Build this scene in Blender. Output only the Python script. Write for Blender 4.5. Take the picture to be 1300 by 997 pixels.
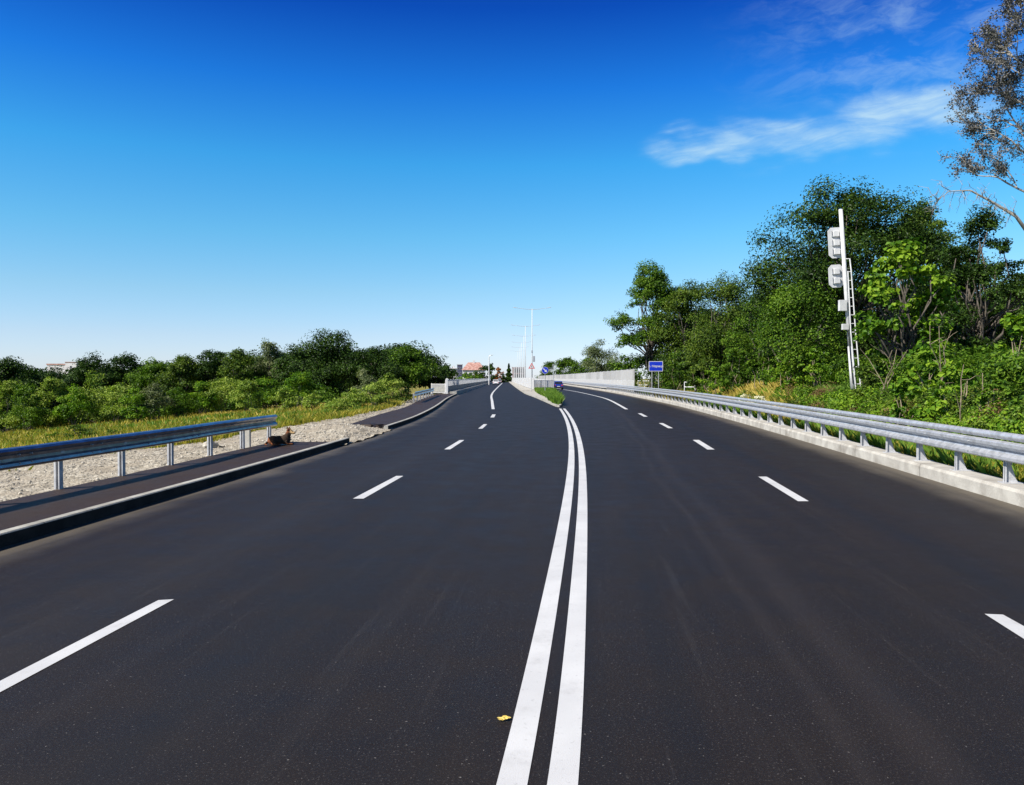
import bpy, bmesh, math, random
import numpy as np
from mathutils import Vector, Matrix
R = math.radians
for o in list(bpy.data.objects): bpy.data.objects.remove(o)
scene = bpy.context.scene
C = scene.collection

# ------------------------------------------------------------ camera, sky, sun, exposure
H = 2.0
F = 1000.0                      # focal length in pixels of the 1300 px wide photograph
TH = math.atan(18.5 / F)
cam = bpy.data.cameras.new('camera'); camo = bpy.data.objects.new('camera', cam); C.objects.link(camo)
camo.location = (0, 0, H); camo.rotation_euler = (math.pi/2 - TH, 0, 0)
cam.sensor_width = 36; cam.lens = F/1300*36; cam.clip_start = .05; cam.clip_end = 6000
scene.camera = camo
SUN_EL, SUN_AZ = 42, 122        # azimuth: degrees counter-clockwise from +Y (towards -X)
scene.view_settings.view_transform = 'Standard'
scene.view_settings.look = 'None'
scene.view_settings.exposure = 0.85
scene.view_settings.gamma = 1
sdir = Vector((-math.sin(R(SUN_AZ))*math.cos(R(SUN_EL)), math.cos(R(SUN_AZ))*math.cos(R(SUN_EL)), math.sin(R(SUN_EL))))
sl = bpy.data.lights.new('sun', 'SUN'); sl.energy = 5.0; sl.angle = R(.5); sl.color = (1, .95, .87)
so = bpy.data.objects.new('sun', sl); C.objects.link(so)
so.rotation_euler = sdir.to_track_quat('Z', 'Y').to_euler()

class NT:
    """tiny node helper"""
    def __init__(s, tree): s.t = tree; s.n = tree.nodes; s.l = tree.links
    def new(s, typ, **kw):
        n = s.n.new(typ)
        for k, v in kw.items(): setattr(n, k, v)
        return n
    def link(s, a, b): s.l.new(a, b)
    def put(s, sock, v):
        if isinstance(v, (int, float)): sock.default_value = v
        elif isinstance(v, (tuple, list)):
            sock.default_value = v if len(v) == len(sock.default_value) else (*v, 1)
        else: s.l.new(v, sock)
    def m(s, op, a, b=0.0, c=0.0, clamp=False):
        n = s.n.new('ShaderNodeMath'); n.operation = op; n.use_clamp = clamp
        for i, v in enumerate((a, b, c)): s.put(n.inputs[i], v)
        return n.outputs[0]
    def noise(s, vec, scale, detail=4, rough=.55, dim='3D'):
        n = s.n.new('ShaderNodeTexNoise'); n.noise_dimensions = dim
        if vec is not None: s.l.new(vec, n.inputs['Vector'])
        n.inputs['Scale'].default_value = scale; n.inputs['Detail'].default_value = detail
        n.inputs['Roughness'].default_value = rough
        return n.outputs[0]
    def ramp(s, fac, stops, interp='LINEAR'):
        n = s.n.new('ShaderNodeValToRGB'); n.color_ramp.interpolation = interp
        e = n.color_ramp.elements
        while len(e) < len(stops): e.new(.5)
        for i, (p, c) in enumerate(stops):
            e[i].position = p; e[i].color = (c, c, c, 1) if isinstance(c, (int, float)) else (*c, 1)
        s.l.new(fac, n.inputs[0]); return n.outputs[0]
    def mix(s, fac, a, b, mode='MIX'):
        n = s.n.new('ShaderNodeMix'); n.data_type = 'RGBA'; n.blend_type = mode
        s.put(n.inputs[0], fac); s.put(n.inputs[6], a); s.put(n.inputs[7], b)
        return n.outputs[2]
    def mapr(s, v, a, b, c=0.0, d=1.0):
        n = s.n.new('ShaderNodeMapRange'); n.interpolation_type = 'SMOOTHSTEP'
        for i, x in enumerate((v, a, b, c, d)): s.put(n.inputs[i], x)
        return n.outputs[0]
    def xyz(s, x, y, z):
        n = s.n.new('ShaderNodeCombineXYZ')
        for i, v in enumerate((x, y, z)): s.put(n.inputs[i], v)
        return n.outputs[0]

world = bpy.data.worlds.new('World'); scene.world = world; world.use_nodes = True
w = NT(world.node_tree); w.n.clear()
sky = w.new('ShaderNodeTexSky', sky_type='NISHITA', sun_disc=False)
sky.sun_elevation = R(SUN_EL); sky.sun_rotation = R(-SUN_AZ)
sky.altitude = 160; sky.air_density = 1.0; sky.dust_density = .2; sky.ozone_density = 3.0
tc = w.new('ShaderNodeTexCoord'); sp = w.new('ShaderNodeSeparateXYZ'); w.link(tc.outputs['Generated'], sp.inputs[0])
dx, dy, dz = sp.outputs
dyc = w.m('MAXIMUM', dy, .05)
a = w.m('DIVIDE', dx, dyc); b = w.m('DIVIDE', dz, dyc)
hs = w.new('ShaderNodeHueSaturation'); w.link(sky.outputs[0], hs.inputs['Color'])
hs.inputs['Saturation'].default_value = 1.0; hs.inputs['Value'].default_value = 1.0
# colour of clear air by elevation: deep blue overhead, pale at the horizon
grade = w.ramp(w.m('MAXIMUM', dz, 0), [(0.0, (.64, .64, .98)), (.052, (.63, .62, .84)), (.105, (.54, .65, .79)), (.174, (.36, .69, .85)), (.259, (.17, .66, .95)), (.342, (.06, .43, .97)), (.423, (.02, .20, .74)), (.6, (.10, .16, .32)), (1, (.12, .16, .26))])
skyc = w.mix(1.0, hs.outputs[0], w.mix(1.0, grade, (1.75, 1.98, 1.88), 'MULTIPLY'), 'MULTIPLY')
# cirrus: a long streak and some faint wisps above it
warp = w.noise(w.xyz(w.m('MULTIPLY', a, 4), w.m('MULTIPLY', b, 9), 1.3), 1.6, 3)
warpc = w.m('SUBTRACT', warp, .5)
mid = w.m('ADD', .2775, w.m('MULTIPLY', w.m('SUBTRACT', a, .155), .155))
off = w.m('SUBTRACT', w.m('SUBTRACT', b, mid), w.m('MULTIPLY', warpc, .11))
s_thk = w.m('ADD', .015, w.m('MULTIPLY', w.mapr(a, .15, .4), .017))
band = w.m('EXPONENT', w.m('MULTIPLY', w.m('POWER', w.m('ABSOLUTE', w.m('DIVIDE', off, s_thk)), 2), -1))
along = w.m('MULTIPLY', w.mapr(a, .13, .24), w.mapr(a, .68, .54))
fx_ = w.m('ADD', w.m('MULTIPLY', a, 3.0), w.m('MULTIPLY', warpc, .8)); fy_ = w.m('SUBTRACT', w.m('MULTIPLY', b, 30), w.m('MULTIPLY', a, 5.5))
fib = w.noise(w.xyz(fx_, w.m('ADD', fy_, w.m('MULTIPLY', warpc, 1.6)), 0), 1.5, 9, .66)
puff = w.noise(w.xyz(w.m('MULTIPLY', a, 14), w.m('MULTIPLY', b, 34), 7), 1.0, 7, .62)
dens_ = w.m('MULTIPLY', band, along); dens_ = w.m('MULTIPLY', dens_, w.m('ADD', .55, w.m('MULTIPLY', fib, .9)))
c1 = w.mapr(w.m('ADD', dens_, w.m('MULTIPLY', w.m('SUBTRACT', puff, .5), 1.1)), .02, 1.25); c1 = w.m('MULTIPLY', w.m('MULTIPLY', c1, w.mapr(dens_, .0, .45)), w.m('ADD', .45, w.m('MULTIPLY', w.mapr(fib, .3, .7), .6)))
wp = w.noise(w.xyz(w.m('ADD', w.m('MULTIPLY', a, 7), w.m('MULTIPLY', warpc, 1.0)), w.m('ADD', w.m('MULTIPLY', b, 17), w.m('SUBTRACT', w.m('MULTIPLY', warpc, 1.2), w.m('MULTIPLY', a, 3))), 4), 1.5, 9, .64)
reg = w.m('MULTIPLY', w.m('MULTIPLY', w.mapr(a, .22, .5), w.mapr(b, .32, .37)), w.mapr(b, .62, .5))
c2 = w.m('MULTIPLY', w.m('MULTIPLY', w.mapr(wp, .40, .75), reg), .30)
cl = w.m('MULTIPLY', w.m('ADD', w.m('MULTIPLY', c1, .82), c2, 0, True), w.mapr(dy, .02, .2))
skyc = w.mix(cl, skyc, (5.6, 7.9, 9.3))
bg = w.new('ShaderNodeBackground'); bg.inputs['Strength'].default_value = .056
w.link(skyc, bg.inputs['Color'])
wo = w.new('ShaderNodeOutputWorld'); w.link(bg.outputs[0], wo.inputs[0])

# ------------------------------------------------------------ geometry of the place
def ray(px, py):
    d = Vector(((px-650)/F, math.cos(TH) + math.sin(TH)*(498.5-py)/F, -math.sin(TH) + math.cos(TH)*(498.5-py)/F))
    return d
def G(px, py, z=0.0):
    d = ray(px, py); t = (z-H)/d.z
    return (d.x*t, d.y*t)
def at(px, py, Y):
    d = ray(px, py); t = Y/d.y
    return Vector((d.x*t, Y, H+d.z*t))
def interp(tab):
    ys = np.array([p[0] for p in tab]); xs = np.array([p[1] for p in tab])
    def f(y):
        y = np.asarray(y, float)
        i = np.clip(np.searchsorted(ys, y)-1, 0, len(ys)-2)
        # Catmull-Rom (monotone-ish) interpolation
        i0 = np.clip(i-1, 0, len(ys)-1); i3 = np.clip(i+2, 0, len(ys)-1)
        h = ys[i+1]-ys[i]; t = np.clip((y-ys[i])/h, 0, 1)
        m1 = (xs[i+1]-xs[i0])/(ys[i+1]-ys[i0]); m2 = (xs[i3]-xs[i])/(ys[i3]-ys[i])
        r = (2*t**3-3*t**2+1)*xs[i]+(t**3-2*t**2+t)*h*m1+(-2*t**3+3*t**2)*xs[i+1]+(t**3-t**2)*h*m2
        return r
    return f
XL = interp([(-14, -7.9), (0, -6.75), (9.2, -6.02), (15.75, -5.5), (24.1, -5.0), (30.5, -4.75), (38, -4.6), (51.3, -4.93), (74.6, -5.98), (95, -6.5), (150, -6.9), (307, -7.7), (520, -9)])
XB = interp([(-14, -9.5), (0, -8.35), (13.1, -7.55), (16.4, -7.3), (20.6, -7.05), (24, -6.8), (30.5, -6.5), (40, -6.75), (50.4, -6.8), (70, -8.0), (92, -8.8), (150, -9.1), (307, -9.8), (520, -11)])
XR = interp([(-14, 5.6), (0, 6.75), (12.17, 7.9), (25, 9.25), (38.5, 10.5), (58.8, 12.0), (87, 13.1), (117, 13.8), (190, 14.5), (250, 14.9), (520, 14.5)])
XM1 = interp([(54, 3.1), (54.5, 3.05), (78.4, 2.38), (103, 1.55), (286, -.57), (520, -3)])     # median, left edge
XM2 = interp([(54, 3.3), (59.7, 3.85), (84.4, 4.95), (118, 6.2), (200, 7.5), (520, 8)])          # median, right edge
XG = interp([(-14, -13.2), (0, -12.4), (17.5, -11.2), (22.2, -10.2), (24.4, -9.6), (29, -9.6), (32.8, -9.2), (40, -8.6), (52, -8.3), (70, -9.4), (90, -10)])    # gravel | grass

rs = np.random.RandomState(5)
_ph = rs.rand(12)*6.28; _fx = rs.uniform(-1, 1, 12); _fy = rs.uniform(-1, 1, 12)
def wob(x, y, s=1.0):
    x = np.asarray(x, float); y = np.asarray(y, float); r = 0
    for k in range(12): r = r+np.sin((x*_fx[k]+y*_fy[k])*s*(1+.35*k)+_ph[k])/(1+.35*k)
    return r/4
def sstep(v, a, b):
    t = np.clip((np.asarray(v, float)-a)/(b-a), 0, 1); return t*t*(3-2*t)
def tz(x, y):
    x = np.asarray(x, float); y = np.asarray(y, float)
    yc = np.clip(y, -14, 519)
    gl = np.where(yc < 90, XG(np.minimum(yc, 89.9)), XB(yc)-.8)
    dl = gl-x                                   # metres into the field on the left
    left = -.085*np.clip(dl, 0, 46) - .02*sstep(dl, 0, 1) + wob(x, y, .25)*.22*sstep(dl, 3, 14)
    dr = x-XR(yc)
    hr = 1.25*sstep(dr, 1.4, 4.6)*(1-.85*sstep(y, 45, 75))
    right = hr + wob(x, y, .4)*.12*sstep(dr, 1, 5)
    z = np.where(dl > -.3, left, np.where(dr > .55, right, 0))
    core = (dl <= -.3) & (dr <= .55)
    return np.where(core, -.12, z-.01)

# ------------------------------------------------------------ scene helpers
def obj(name, mesh, mat=None, parent=None, loc=None):
    o = bpy.data.objects.new(name, mesh); C.objects.link(o)
    if mat is not None and len(mesh.materials) == 0: mesh.materials.append(mat)
    if parent is not None: o.parent = parent
    if loc is not None: o.location = loc
    return o
def thing(name, label, cat, loc=(0, 0, 0), rz=0, group=None):
    o = bpy.data.objects.new(name, None); C.objects.link(o); o.empty_display_size = .3
    o.location = loc; o.rotation_euler = (0, 0, rz); o['label'] = label; o['category'] = cat
    if group: o['group'] = group
    return o
def tag(o, label, cat, group=None):
    o['label'] = label; o['category'] = cat
    if group: o['group'] = group
    return o
def struct(o): o['kind'] = 'structure'; return o
def stuff(o, label, cat): o['kind'] = 'stuff'; o['label'] = label; o['category'] = cat; return o
def npmesh(name, verts, faces, smooth=False):
    """verts (N,3), faces (M,k) with the same k for every face"""
    me = bpy.data.meshes.new(name); verts = np.asarray(verts, np.float32); faces = np.asarray(faces, np.int32)
    M, k = faces.shape
    me.vertices.add(len(verts)); me.vertices.foreach_set('co', verts.ravel())
    me.loops.add(M*k); me.loops.foreach_set('vertex_index', faces.ravel())
    me.polygons.add(M); me.polygons.foreach_set('loop_start', np.arange(0, M*k, k, dtype=np.int32))
    me.polygons.foreach_set('use_smooth', np.full(M, smooth))
    me.update(calc_edges=True); me.validate()
    return me
class MB:
    """collects simple solids into one mesh"""
    def __init__(s): s.v = []; s.f = []
    def add(s, vs, fs):
        n = len(s.v); s.v += [tuple(v) for v in vs]; s.f += [tuple(i+n for i in f) for f in fs]; return s
    def box(s, x0, x1, y0, y1, z0, z1, M=None):
        vs = [Vector(p) for p in ((x0, y0, z0), (x1, y0, z0), (x1, y1, z0), (x0, y1, z0), (x0, y0, z1), (x1, y0, z1), (x1, y1, z1), (x0, y1, z1))]
        if M is not None: vs = [M @ v for v in vs]
        return s.add(vs, [(0, 3, 2, 1), (4, 5, 6, 7), (0, 1, 5, 4), (1, 2, 6, 5), (2, 3, 7, 6), (3, 0, 4, 7)])
    def tube(s, pts, rad, n=8, cap=True):
        pts = [Vector(p) for p in pts]; rad = rad if isinstance(rad, (list, tuple)) else [rad]*len(pts)
        vs = []; fs = []
        for i, p in enumerate(pts):
            d = (pts[min(i+1, len(pts)-1)]-pts[max(i-1, 0)]).normalized()
            up = Vector((0, 0, 1)) if abs(d.z) < .9 else Vector((1, 0, 0))
            e1 = d.cross(up).normalized(); e2 = d.cross(e1)
            for k in range(n):
                t = 2*math.pi*k/n; vs.append(p+(e1*math.cos(t)+e2*math.sin(t))*rad[i])
        for i in range(len(pts)-1):
            for k in range(n): fs.append((i*n+k, i*n+(k+1) % n, (i+1)*n+(k+1) % n, (i+1)*n+k))
        if cap: fs += [tuple(range(n))[::-1], tuple((len(pts)-1)*n+k for k in range(n))]
        return s.add(vs, fs)
    def prism(s, poly, y0, y1, M=None):
        """poly of (x,z), extruded along y"""
        n = len(poly); vs = [Vector((x, y0, z)) for x, z in poly]+[Vector((x, y1, z)) for x, z in poly]
        if M is not None: vs = [M @ v for v in vs]
        fs = [tuple(range(n)), tuple(range(2*n-1, n-1, -1))]+[(i, i+n, (i+1) % n+n, (i+1) % n) for i in range(n)]
        return s.add(vs, fs)
    def build(s, name, mat, parent=None, bevel=0, smooth=False, loc=None):
        me = bpy.data.meshes.new(name); me.from_pydata(s.v, [], s.f)
        bm = bmesh.new(); bm.from_mesh(me); bmesh.ops.recalc_face_normals(bm, faces=bm.faces)
        if bevel: bmesh.ops.bevel(bm, geom=bm.edges[:], offset=bevel, segments=2, affect='EDGES', profile=.6)
        bm.to_mesh(me); bm.free()
        for p in me.polygons: p.use_smooth = smooth
        o = obj(name, me, mat, parent, loc)
        return o
def loft(name, profile, path, mat, parent=None, closed=True, smooth=False, caps=True):
    """profile of (u,z): u to the right of the path direction; path of (x,y[,z])"""
    P = [Vector((p[0], p[1], p[2] if len(p) > 2 else 0)) for p in path]; n = len(profile); vs = []
    for i, p in enumerate(P):
        d = P[min(i+1, len(P)-1)]-P[max(i-1, 0)]; d.z = 0; d.normalize(); r = Vector((d.y, -d.x, 0))
        for u, z in profile: vs.append(p+r*u+Vector((0, 0, z)))
    fs = []
    kk = n if closed else n-1
    for i in range(len(P)-1):
        for k in range(kk): fs.append((i*n+k, i*n+(k+1) % n, (i+1)*n+(k+1) % n, (i+1)*n+k))
    if closed and caps: fs += [tuple(range(n)), tuple((len(P)-1)*n+k for k in range(n))[::-1]]
    m = MB(); m.add(vs, fs); return m.build(name, mat, parent, smooth=smooth)

# ------------------------------------------------------------ materials
def mat(name, rough=.8, metal=0.0, spec=.5):
    m = bpy.data.materials.new(name); m.use_nodes = True; t = NT(m.node_tree)
    bs = m.node_tree.nodes['Principled BSDF']
    bs.inputs['Roughness'].default_value = rough; bs.inputs['Metallic'].default_value = metal
    bs.inputs['Specular IOR Level'].default_value = spec
    return m, t, bs
def geo(t): return t.new('ShaderNodeNewGeometry').outputs['Position']
def bump(t, bs, h, strength=.3, dist=.01):
    b_ = t.new('ShaderNodeBump'); b_.inputs['Strength'].default_value = strength; b_.inputs['Distance'].default_value = dist
    t.put(b_.inputs['Height'], h); t.link(b_.outputs[0], bs.inputs['Normal'])
def mottled(name, c1, c2, scale=6, rough=.8, metal=0.0, bmp=0, spec=.5, fine=40):
    m, t, bs = mat(name, rough, metal, spec); p = geo(t)
    n1 = t.noise(p, scale, 5); n2 = t.noise(p, fine, 3)
    f = t.mapr(t.m('ADD', t.m('MULTIPLY', n1, .7), t.m('MULTIPLY', n2, .3)), .36, .64)
    t.put(bs.inputs['Base Color'], t.mix(f, c1, c2))
    if bmp: bump(t, bs, n2, bmp, .01)
    return m
M_conc = mottled('concrete', (.28, .26, .225), (.42, .40, .35), 2.2, .9, bmp=.3)
M_kerb = mottled('kerb concrete', (.24, .23, .20), (.36, .35, .31), 3, .9, bmp=.3)
M_kface = mottled('shade darkened kerb face', (.016, .014, .012), (.035, .03, .025), 3, .95, bmp=.3, spec=.2)  # near-black colour paints in the shade on the kerb's road side
M_white = mottled('white paint', (.46, .46, .46), (.56, .56, .55), 4, .5)
M_offw = mottled('off white steel', (.36, .365, .36), (.48, .48, .47), 3, .5)
M_galv = mottled('galvanised steel', (.34, .35, .36), (.52, .53, .55), 7, .4, .45, fine=60)
M_galvb = mottled('bare galvanised rail', (.22, .23, .25), (.36, .38, .41), 5, .3, .95, fine=50)
M_galvd = mottled('galvanised post', (.34, .34, .35), (.50, .50, .50), 9, .5, .15)
M_grey = mottled('grey steel', (.30, .31, .32), (.40, .41, .42), 5, .5, .4)
M_black = mottled('black rubber', (.012, .012, .012), (.03, .03, .03), 8, .7)
M_blue = mottled('blue sign face', (.004, .02, .36), (.006, .03, .42), 3, .35)
M_red = mottled('red sign paint', (.45, .02, .015), (.55, .03, .02), 3, .4)
M_bark = mottled('dark bark', (.035, .028, .02), (.10, .085, .065), 5, .9, bmp=.5, fine=18)
M_barkp = mottled('pale bark', (.18, .165, .14), (.34, .32, .28), 4, .8, bmp=.3, fine=18)
M_stick = mottled('dry bark', (.13, .10, .065), (.25, .20, .13), 6, .85)
M_glass = mottled('dark window glass', (.01, .012, .016), (.02, .024, .03), 2, .08)
M_wallw = mottled('white render', (.46, .44, .43), (.55, .53, .52), .5, .85)
M_roofr = mottled('red roof tiles', (.26, .12, .09), (.42, .26, .22), 1.2, .8)
M_pink = mottled('pink render', (.55, .30, .26), (.65, .38, .33), .6, .85)
M_stone = mottled('pale stones', (.25, .22, .17), (.46, .42, .35), 1.3, .95, bmp=.3, fine=9)

def joints(m, step, wdt, col=(.05, .045, .04)):
    t = NT(m.node_tree); bs = m.node_tree.nodes['Principled BSDF']; src = bs.inputs['Base Color'].links[0].from_socket
    sx = t.new('ShaderNodeSeparateXYZ'); t.link(geo(t), sx.inputs[0])
    fr = t.m('FRACT', t.m('DIVIDE', t.m('ADD', sx.outputs[1], 100), step)); st = t.noise(geo(t), 1.3, 5)
    c = t.mix(t.m('MULTIPLY', t.mapr(st, .5, .68), .5), src, (.12, .10, .075))
    t.put(bs.inputs['Base Color'], t.mix(t.m('LESS_THAN', fr, wdt/step), c, col))
joints(M_kerb, 1.0, .018)
M_up = mottled('upstand concrete', (.29, .27, .235), (.43, .41, .36), 2.2, .9, bmp=.3); joints(M_up, 4.0, .016)
def paint_mat():
    m, t, bs = mat('road paint', .62); p = geo(t)
    n1 = t.noise(p, 1.1, 4); n2 = t.noise(p, 210, 2); n3 = t.noise(p, 34, 4)
    c = t.mix(t.mapr(n1, .35, .7), (.45, .45, .45), (.52, .52, .515))
    c = t.mix(t.m('MULTIPLY', t.mapr(n2, .62, .74), .45), c, (.22, .21, .2))
    c = t.mix(t.m('MULTIPLY', t.mapr(n3, .60, .76), .38), c, (.16, .16, .16))
    c = t.mix(t.m('MULTIPLY', t.mapr(t.noise(p, 2.3, 6, .65), .52, .72), .28), c, (.22, .21, .20))
    t.put(bs.inputs['Base Color'], c); bump(t, bs, n2, .35, .004); return m
M_paint = paint_mat()
def asphalt(name, base, road=False):
    m, t, bs = mat(name, .62, 0, .25); bs.inputs['Specular Tint'].default_value = (1, .93, .86, 1); p = geo(t)
    big = t.noise(p, .23, 4); midn = t.noise(p, 1.7, 5); fine = t.noise(p, 70, 3, .75); sp_ = t.noise(p, 260, 2, .6); sp2 = t.noise(p, 48, 2)
    k = t.m('ADD', .78, t.m('ADD', t.m('MULTIPLY', t.m('SUBTRACT', big, .5), .5), t.m('MULTIPLY', midn, .35)))
    c = t.mix(1.0, base, t.xyz(k, k, k), 'MULTIPLY')
    c = t.mix(t.m('MULTIPLY', t.mapr(fine, .47, .38), .75), c, (.007, .007, .008))
    c = t.mix(t.m('MULTIPLY', t.mapr(fine, .56, .70), .75), c, (.070, .064, .060))
    c = t.mix(t.m('MULTIPLY', t.mapr(sp2, .69, .73), .9), c, (.15, .14, .13))
    if road:
        uv = t.new('ShaderNodeUVMap'); uv.uv_map = 'edge'; s = t.new('ShaderNodeSeparateXYZ'); t.link(uv.outputs[0], s.inputs[0])
        dl, dr = s.outputs[0], s.outputs[1]
        warp_ = t.m('MULTIPLY', t.m('SUBTRACT', t.noise(p, .5, 4), .5), 1.0)
        dust = t.m('ADD', t.mapr(t.m('ADD', dl, warp_), .75, .0), t.mapr(t.m('ADD', dr, t.m('MULTIPLY', warp_, .7)), 1.0, .12), 0, True)
        c = t.mix(t.m('MULTIPLY', dust, .8), c, (.105, .09, .068))
        def bandm(v, cen, wid): return t.m('EXPONENT', t.m('MULTIPLY', t.m('POWER', t.m('ABSOLUTE', t.m('DIVIDE', t.m('SUBTRACT', v, cen), wid)), 2), -1))
        wv = t.m('ADD', dr, t.m('MULTIPLY', t.m('SUBTRACT', t.noise(p, .12, 2), .5), .9))
        sy_ = t.new('ShaderNodeSeparateXYZ'); t.link(p, sy_.inputs[0])
        streak = t.noise(t.xyz(t.m('MULTIPLY', dr, 3.2), t.m('MULTIPLY', sy_.outputs[1], .10), 0), 1, 5, .6)
        st2 = t.noise(t.xyz(t.m('MULTIPLY', dl, 9), t.m('MULTIPLY', sy_.outputs[1], .22), 3), 1, 4, .6)
        c = t.mix(t.m('MULTIPLY', t.mapr(streak, .5, .36), .3), c, (.007, .007, .008))
        c = t.mix(t.m('MULTIPLY', t.mapr(streak, .52, .68), .08), c, (.040, .036, .034))
        c = t.mix(t.m('MULTIPLY', t.mapr(st2, .58, .72), .13), c, (.050, .046, .044))
        spots = t.noise(p, 3.1, 3, .5); c = t.mix(t.m('MULTIPLY', t.mapr(spots, .69, .74), .5), c, (.006, .006, .007))
        c = t.mix(t.m('MULTIPLY', bandm(wv, 2.75, .22), .7), c, (.008, .008, .010))
        c = t.mix(t.m('MULTIPLY', bandm(wv, 4.9, .16), .12), c, (.055, .045, .042))
        c = t.mix(t.m('MULTIPLY', bandm(wv, 5.3, .07), .10), c, (.055, .046, .042))
        c = t.mix(t.m('MULTIPLY', bandm(wv, 1.5, .5), .30), c, (.015, .015, .016))
        c = t.mix(t.m('MULTIPLY', bandm(dl, 4.4, .45), .25), c, (.012, .012, .013))
        c = t.mix(t.m('MULTIPLY', bandm(dl, 2.6, .5), .10), c, (.04, .037, .036))
        sx = t.new('ShaderNodeSeparateXYZ'); t.link(p, sx.inputs[0])
        # dark band across the right carriageway
        cross_band = t.m('MULTIPLY', bandm(sx.outputs[1], 51.6, .7), t.m('MULTIPLY', t.mapr(sx.outputs[0], 3.6, 4.4), t.mapr(sx.outputs[0], 10, 8)))
        c = t.mix(t.m('MULTIPLY', cross_band, .6), c, (.02, .02, .024))
    t.put(bs.inputs['Base Color'], c)
    rr = t.m('ADD', .46, t.m('MULTIPLY', midn, .3)); t.put(bs.inputs['Roughness'], rr)
    bump(t, bs, t.m('ADD', fine, t.m('MULTIPLY', sp_, .5)), .55, .006); return m
M_asph = asphalt('road asphalt', (.0120, .0082, .0064), True)
M_walk = asphalt('footway asphalt', (.032, .0195, .0140))

def ground_mat():
    m, t, bs = mat('field ground', .95, 0, .2); p = geo(t)
    n1 = t.noise(p, .09, 5, .6); n2 = t.noise(p, .9, 5, .6); n3 = t.noise(p, 6, 4)
    c = t.ramp(t.m('ADD', t.m('MULTIPLY', n1, .6), t.m('MULTIPLY', n2, .4)), [(.36, (.05, .08, .012)), (.45, (.12, .125, .02)), (.54, (.26, .21, .04)), (.66, (.28, .22, .06))])
    c = t.mix(t.m('MULTIPLY', t.mapr(n3, .42, .6), .5), c, (.05, .055, .018))
    t.put(bs.inputs['Base Color'], c); bump(t, bs, n3, .8, .15); return m
M_ground = ground_mat()
def gravel_mat():
    m, t, bs = mat('gravel', .95, 0, .2); p = geo(t)
    v = t.new('ShaderNodeTexVoronoi'); v.inputs['Scale'].default_value = 17; t.link(p, v.inputs['Vector'])
    v2 = t.new('ShaderNodeTexVoronoi'); v2.inputs['Scale'].default_value = 30; t.link(p, v2.inputs['Vector'])
    n = t.noise(p, 1.2, 5)
    sv = t.new('ShaderNodeSeparateColor'); t.link(v.outputs['Color'], sv.inputs[0])
    c = t.ramp(sv.outputs[0], [(0, (.20, .175, .135)), (.5, (.33, .295, .23)), (1, (.47, .43, .35))])
    c = t.mix(t.mapr(n, .38, .66), c, (.29, .25, .19))
    t.put(bs.inputs['Base Color'], c)
    bump(t, bs, t.m('ADD', t.m('MULTIPLY', v.outputs['Distance'], -1), t.m('MULTIPLY', v2.outputs['Distance'], -.5)), .55, .035); return m
M_gravel = gravel_mat()
def leaf_mat(name, cols, trans=.28, rough=.45, hue=None):
    m = bpy.data.materials.new(name); m.use_nodes = True; t = NT(m.node_tree); bs = m.node_tree.nodes['Principled BSDF']
    g = t.new('ShaderNodeNewGeometry'); k = len(cols)
    n = t.noise(g.outputs['Position'], .55, 2)
    f = t.m('ADD', t.m('MULTIPLY', g.outputs['Random Per Island'], .65), t.m('MULTIPLY', t.mapr(n, .35, .65), .35))
    c = t.ramp(f, [((i+.3)/k, cc) for i, cc in enumerate(cols)])
    t.put(bs.inputs['Base Color'], c); bs.inputs['Roughness'].default_value = rough; bs.inputs['Specular IOR Level'].default_value = .12
    tr = t.new('ShaderNodeBsdfTranslucent'); t.put(tr.inputs[0], t.mix(1.0, c, (1.3, 1.5, .5), 'MULTIPLY'))
    mx = t.new('ShaderNodeMixShader'); mx.inputs[0].default_value = trans
    t.link(bs.outputs[0], mx.inputs[1]); t.link(tr.outputs[0], mx.inputs[2])
    t.link(mx.outputs[0], m.node_tree.nodes['Material Output'].inputs[0]); return m
L_dark = leaf_mat('dark leaves', [(.007, .018, .003), (.018, .044, .006), (.055, .10, .014)], .15)
L_mid = leaf_mat('mid green leaves', [(.015, .040, .004), (.050, .112, .008), (.125, .205, .018)], .25)
L_warm = leaf_mat('olive leaves', [(.012, .028, .004), (.045, .088, .009), (.12, .17, .020)], .2)
L_light = leaf_mat('fresh green leaves', [(.025, .07, .006), (.08, .175, .012), (.19, .29, .022)], .3)
L_pale = leaf_mat('pale willow leaves', [(.05, .10, .012), (.16, .235, .032), (.32, .38, .075)], .3)
L_grey = leaf_mat('grey green leaves', [(.045, .065, .025), (.10, .13, .05), (.20, .22, .11)], .25)
L_spr = leaf_mat('sparse grey leaves', [(.025, .026, .028), (.06, .06, .062), (.18, .18, .18)], .15)
L_rust = leaf_mat('rust leaves', [(.16, .05, .015), (.25, .085, .02), (.32, .12, .03)], .2)
L_brown = leaf_mat('dry brown leaves', [(.07, .04, .02), (.13, .08, .035), (.20, .13, .06)], .2)
G_green = leaf_mat('green grass', [(.06, .12, .015), (.10, .19, .025), (.17, .26, .04)], .35)
G_yel = leaf_mat('dry yellow grass', [(.16, .15, .02), (.33, .26, .05), (.50, .38, .10)], .3)
G_mix = leaf_mat('field grass', [(.08, .12, .012), (.20, .20, .025), (.36, .29, .05)], .3)
G_flower = leaf_mat('cream flowers', [(.45, .42, .30), (.62, .58, .42), (.75, .72, .58)], .2)

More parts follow.
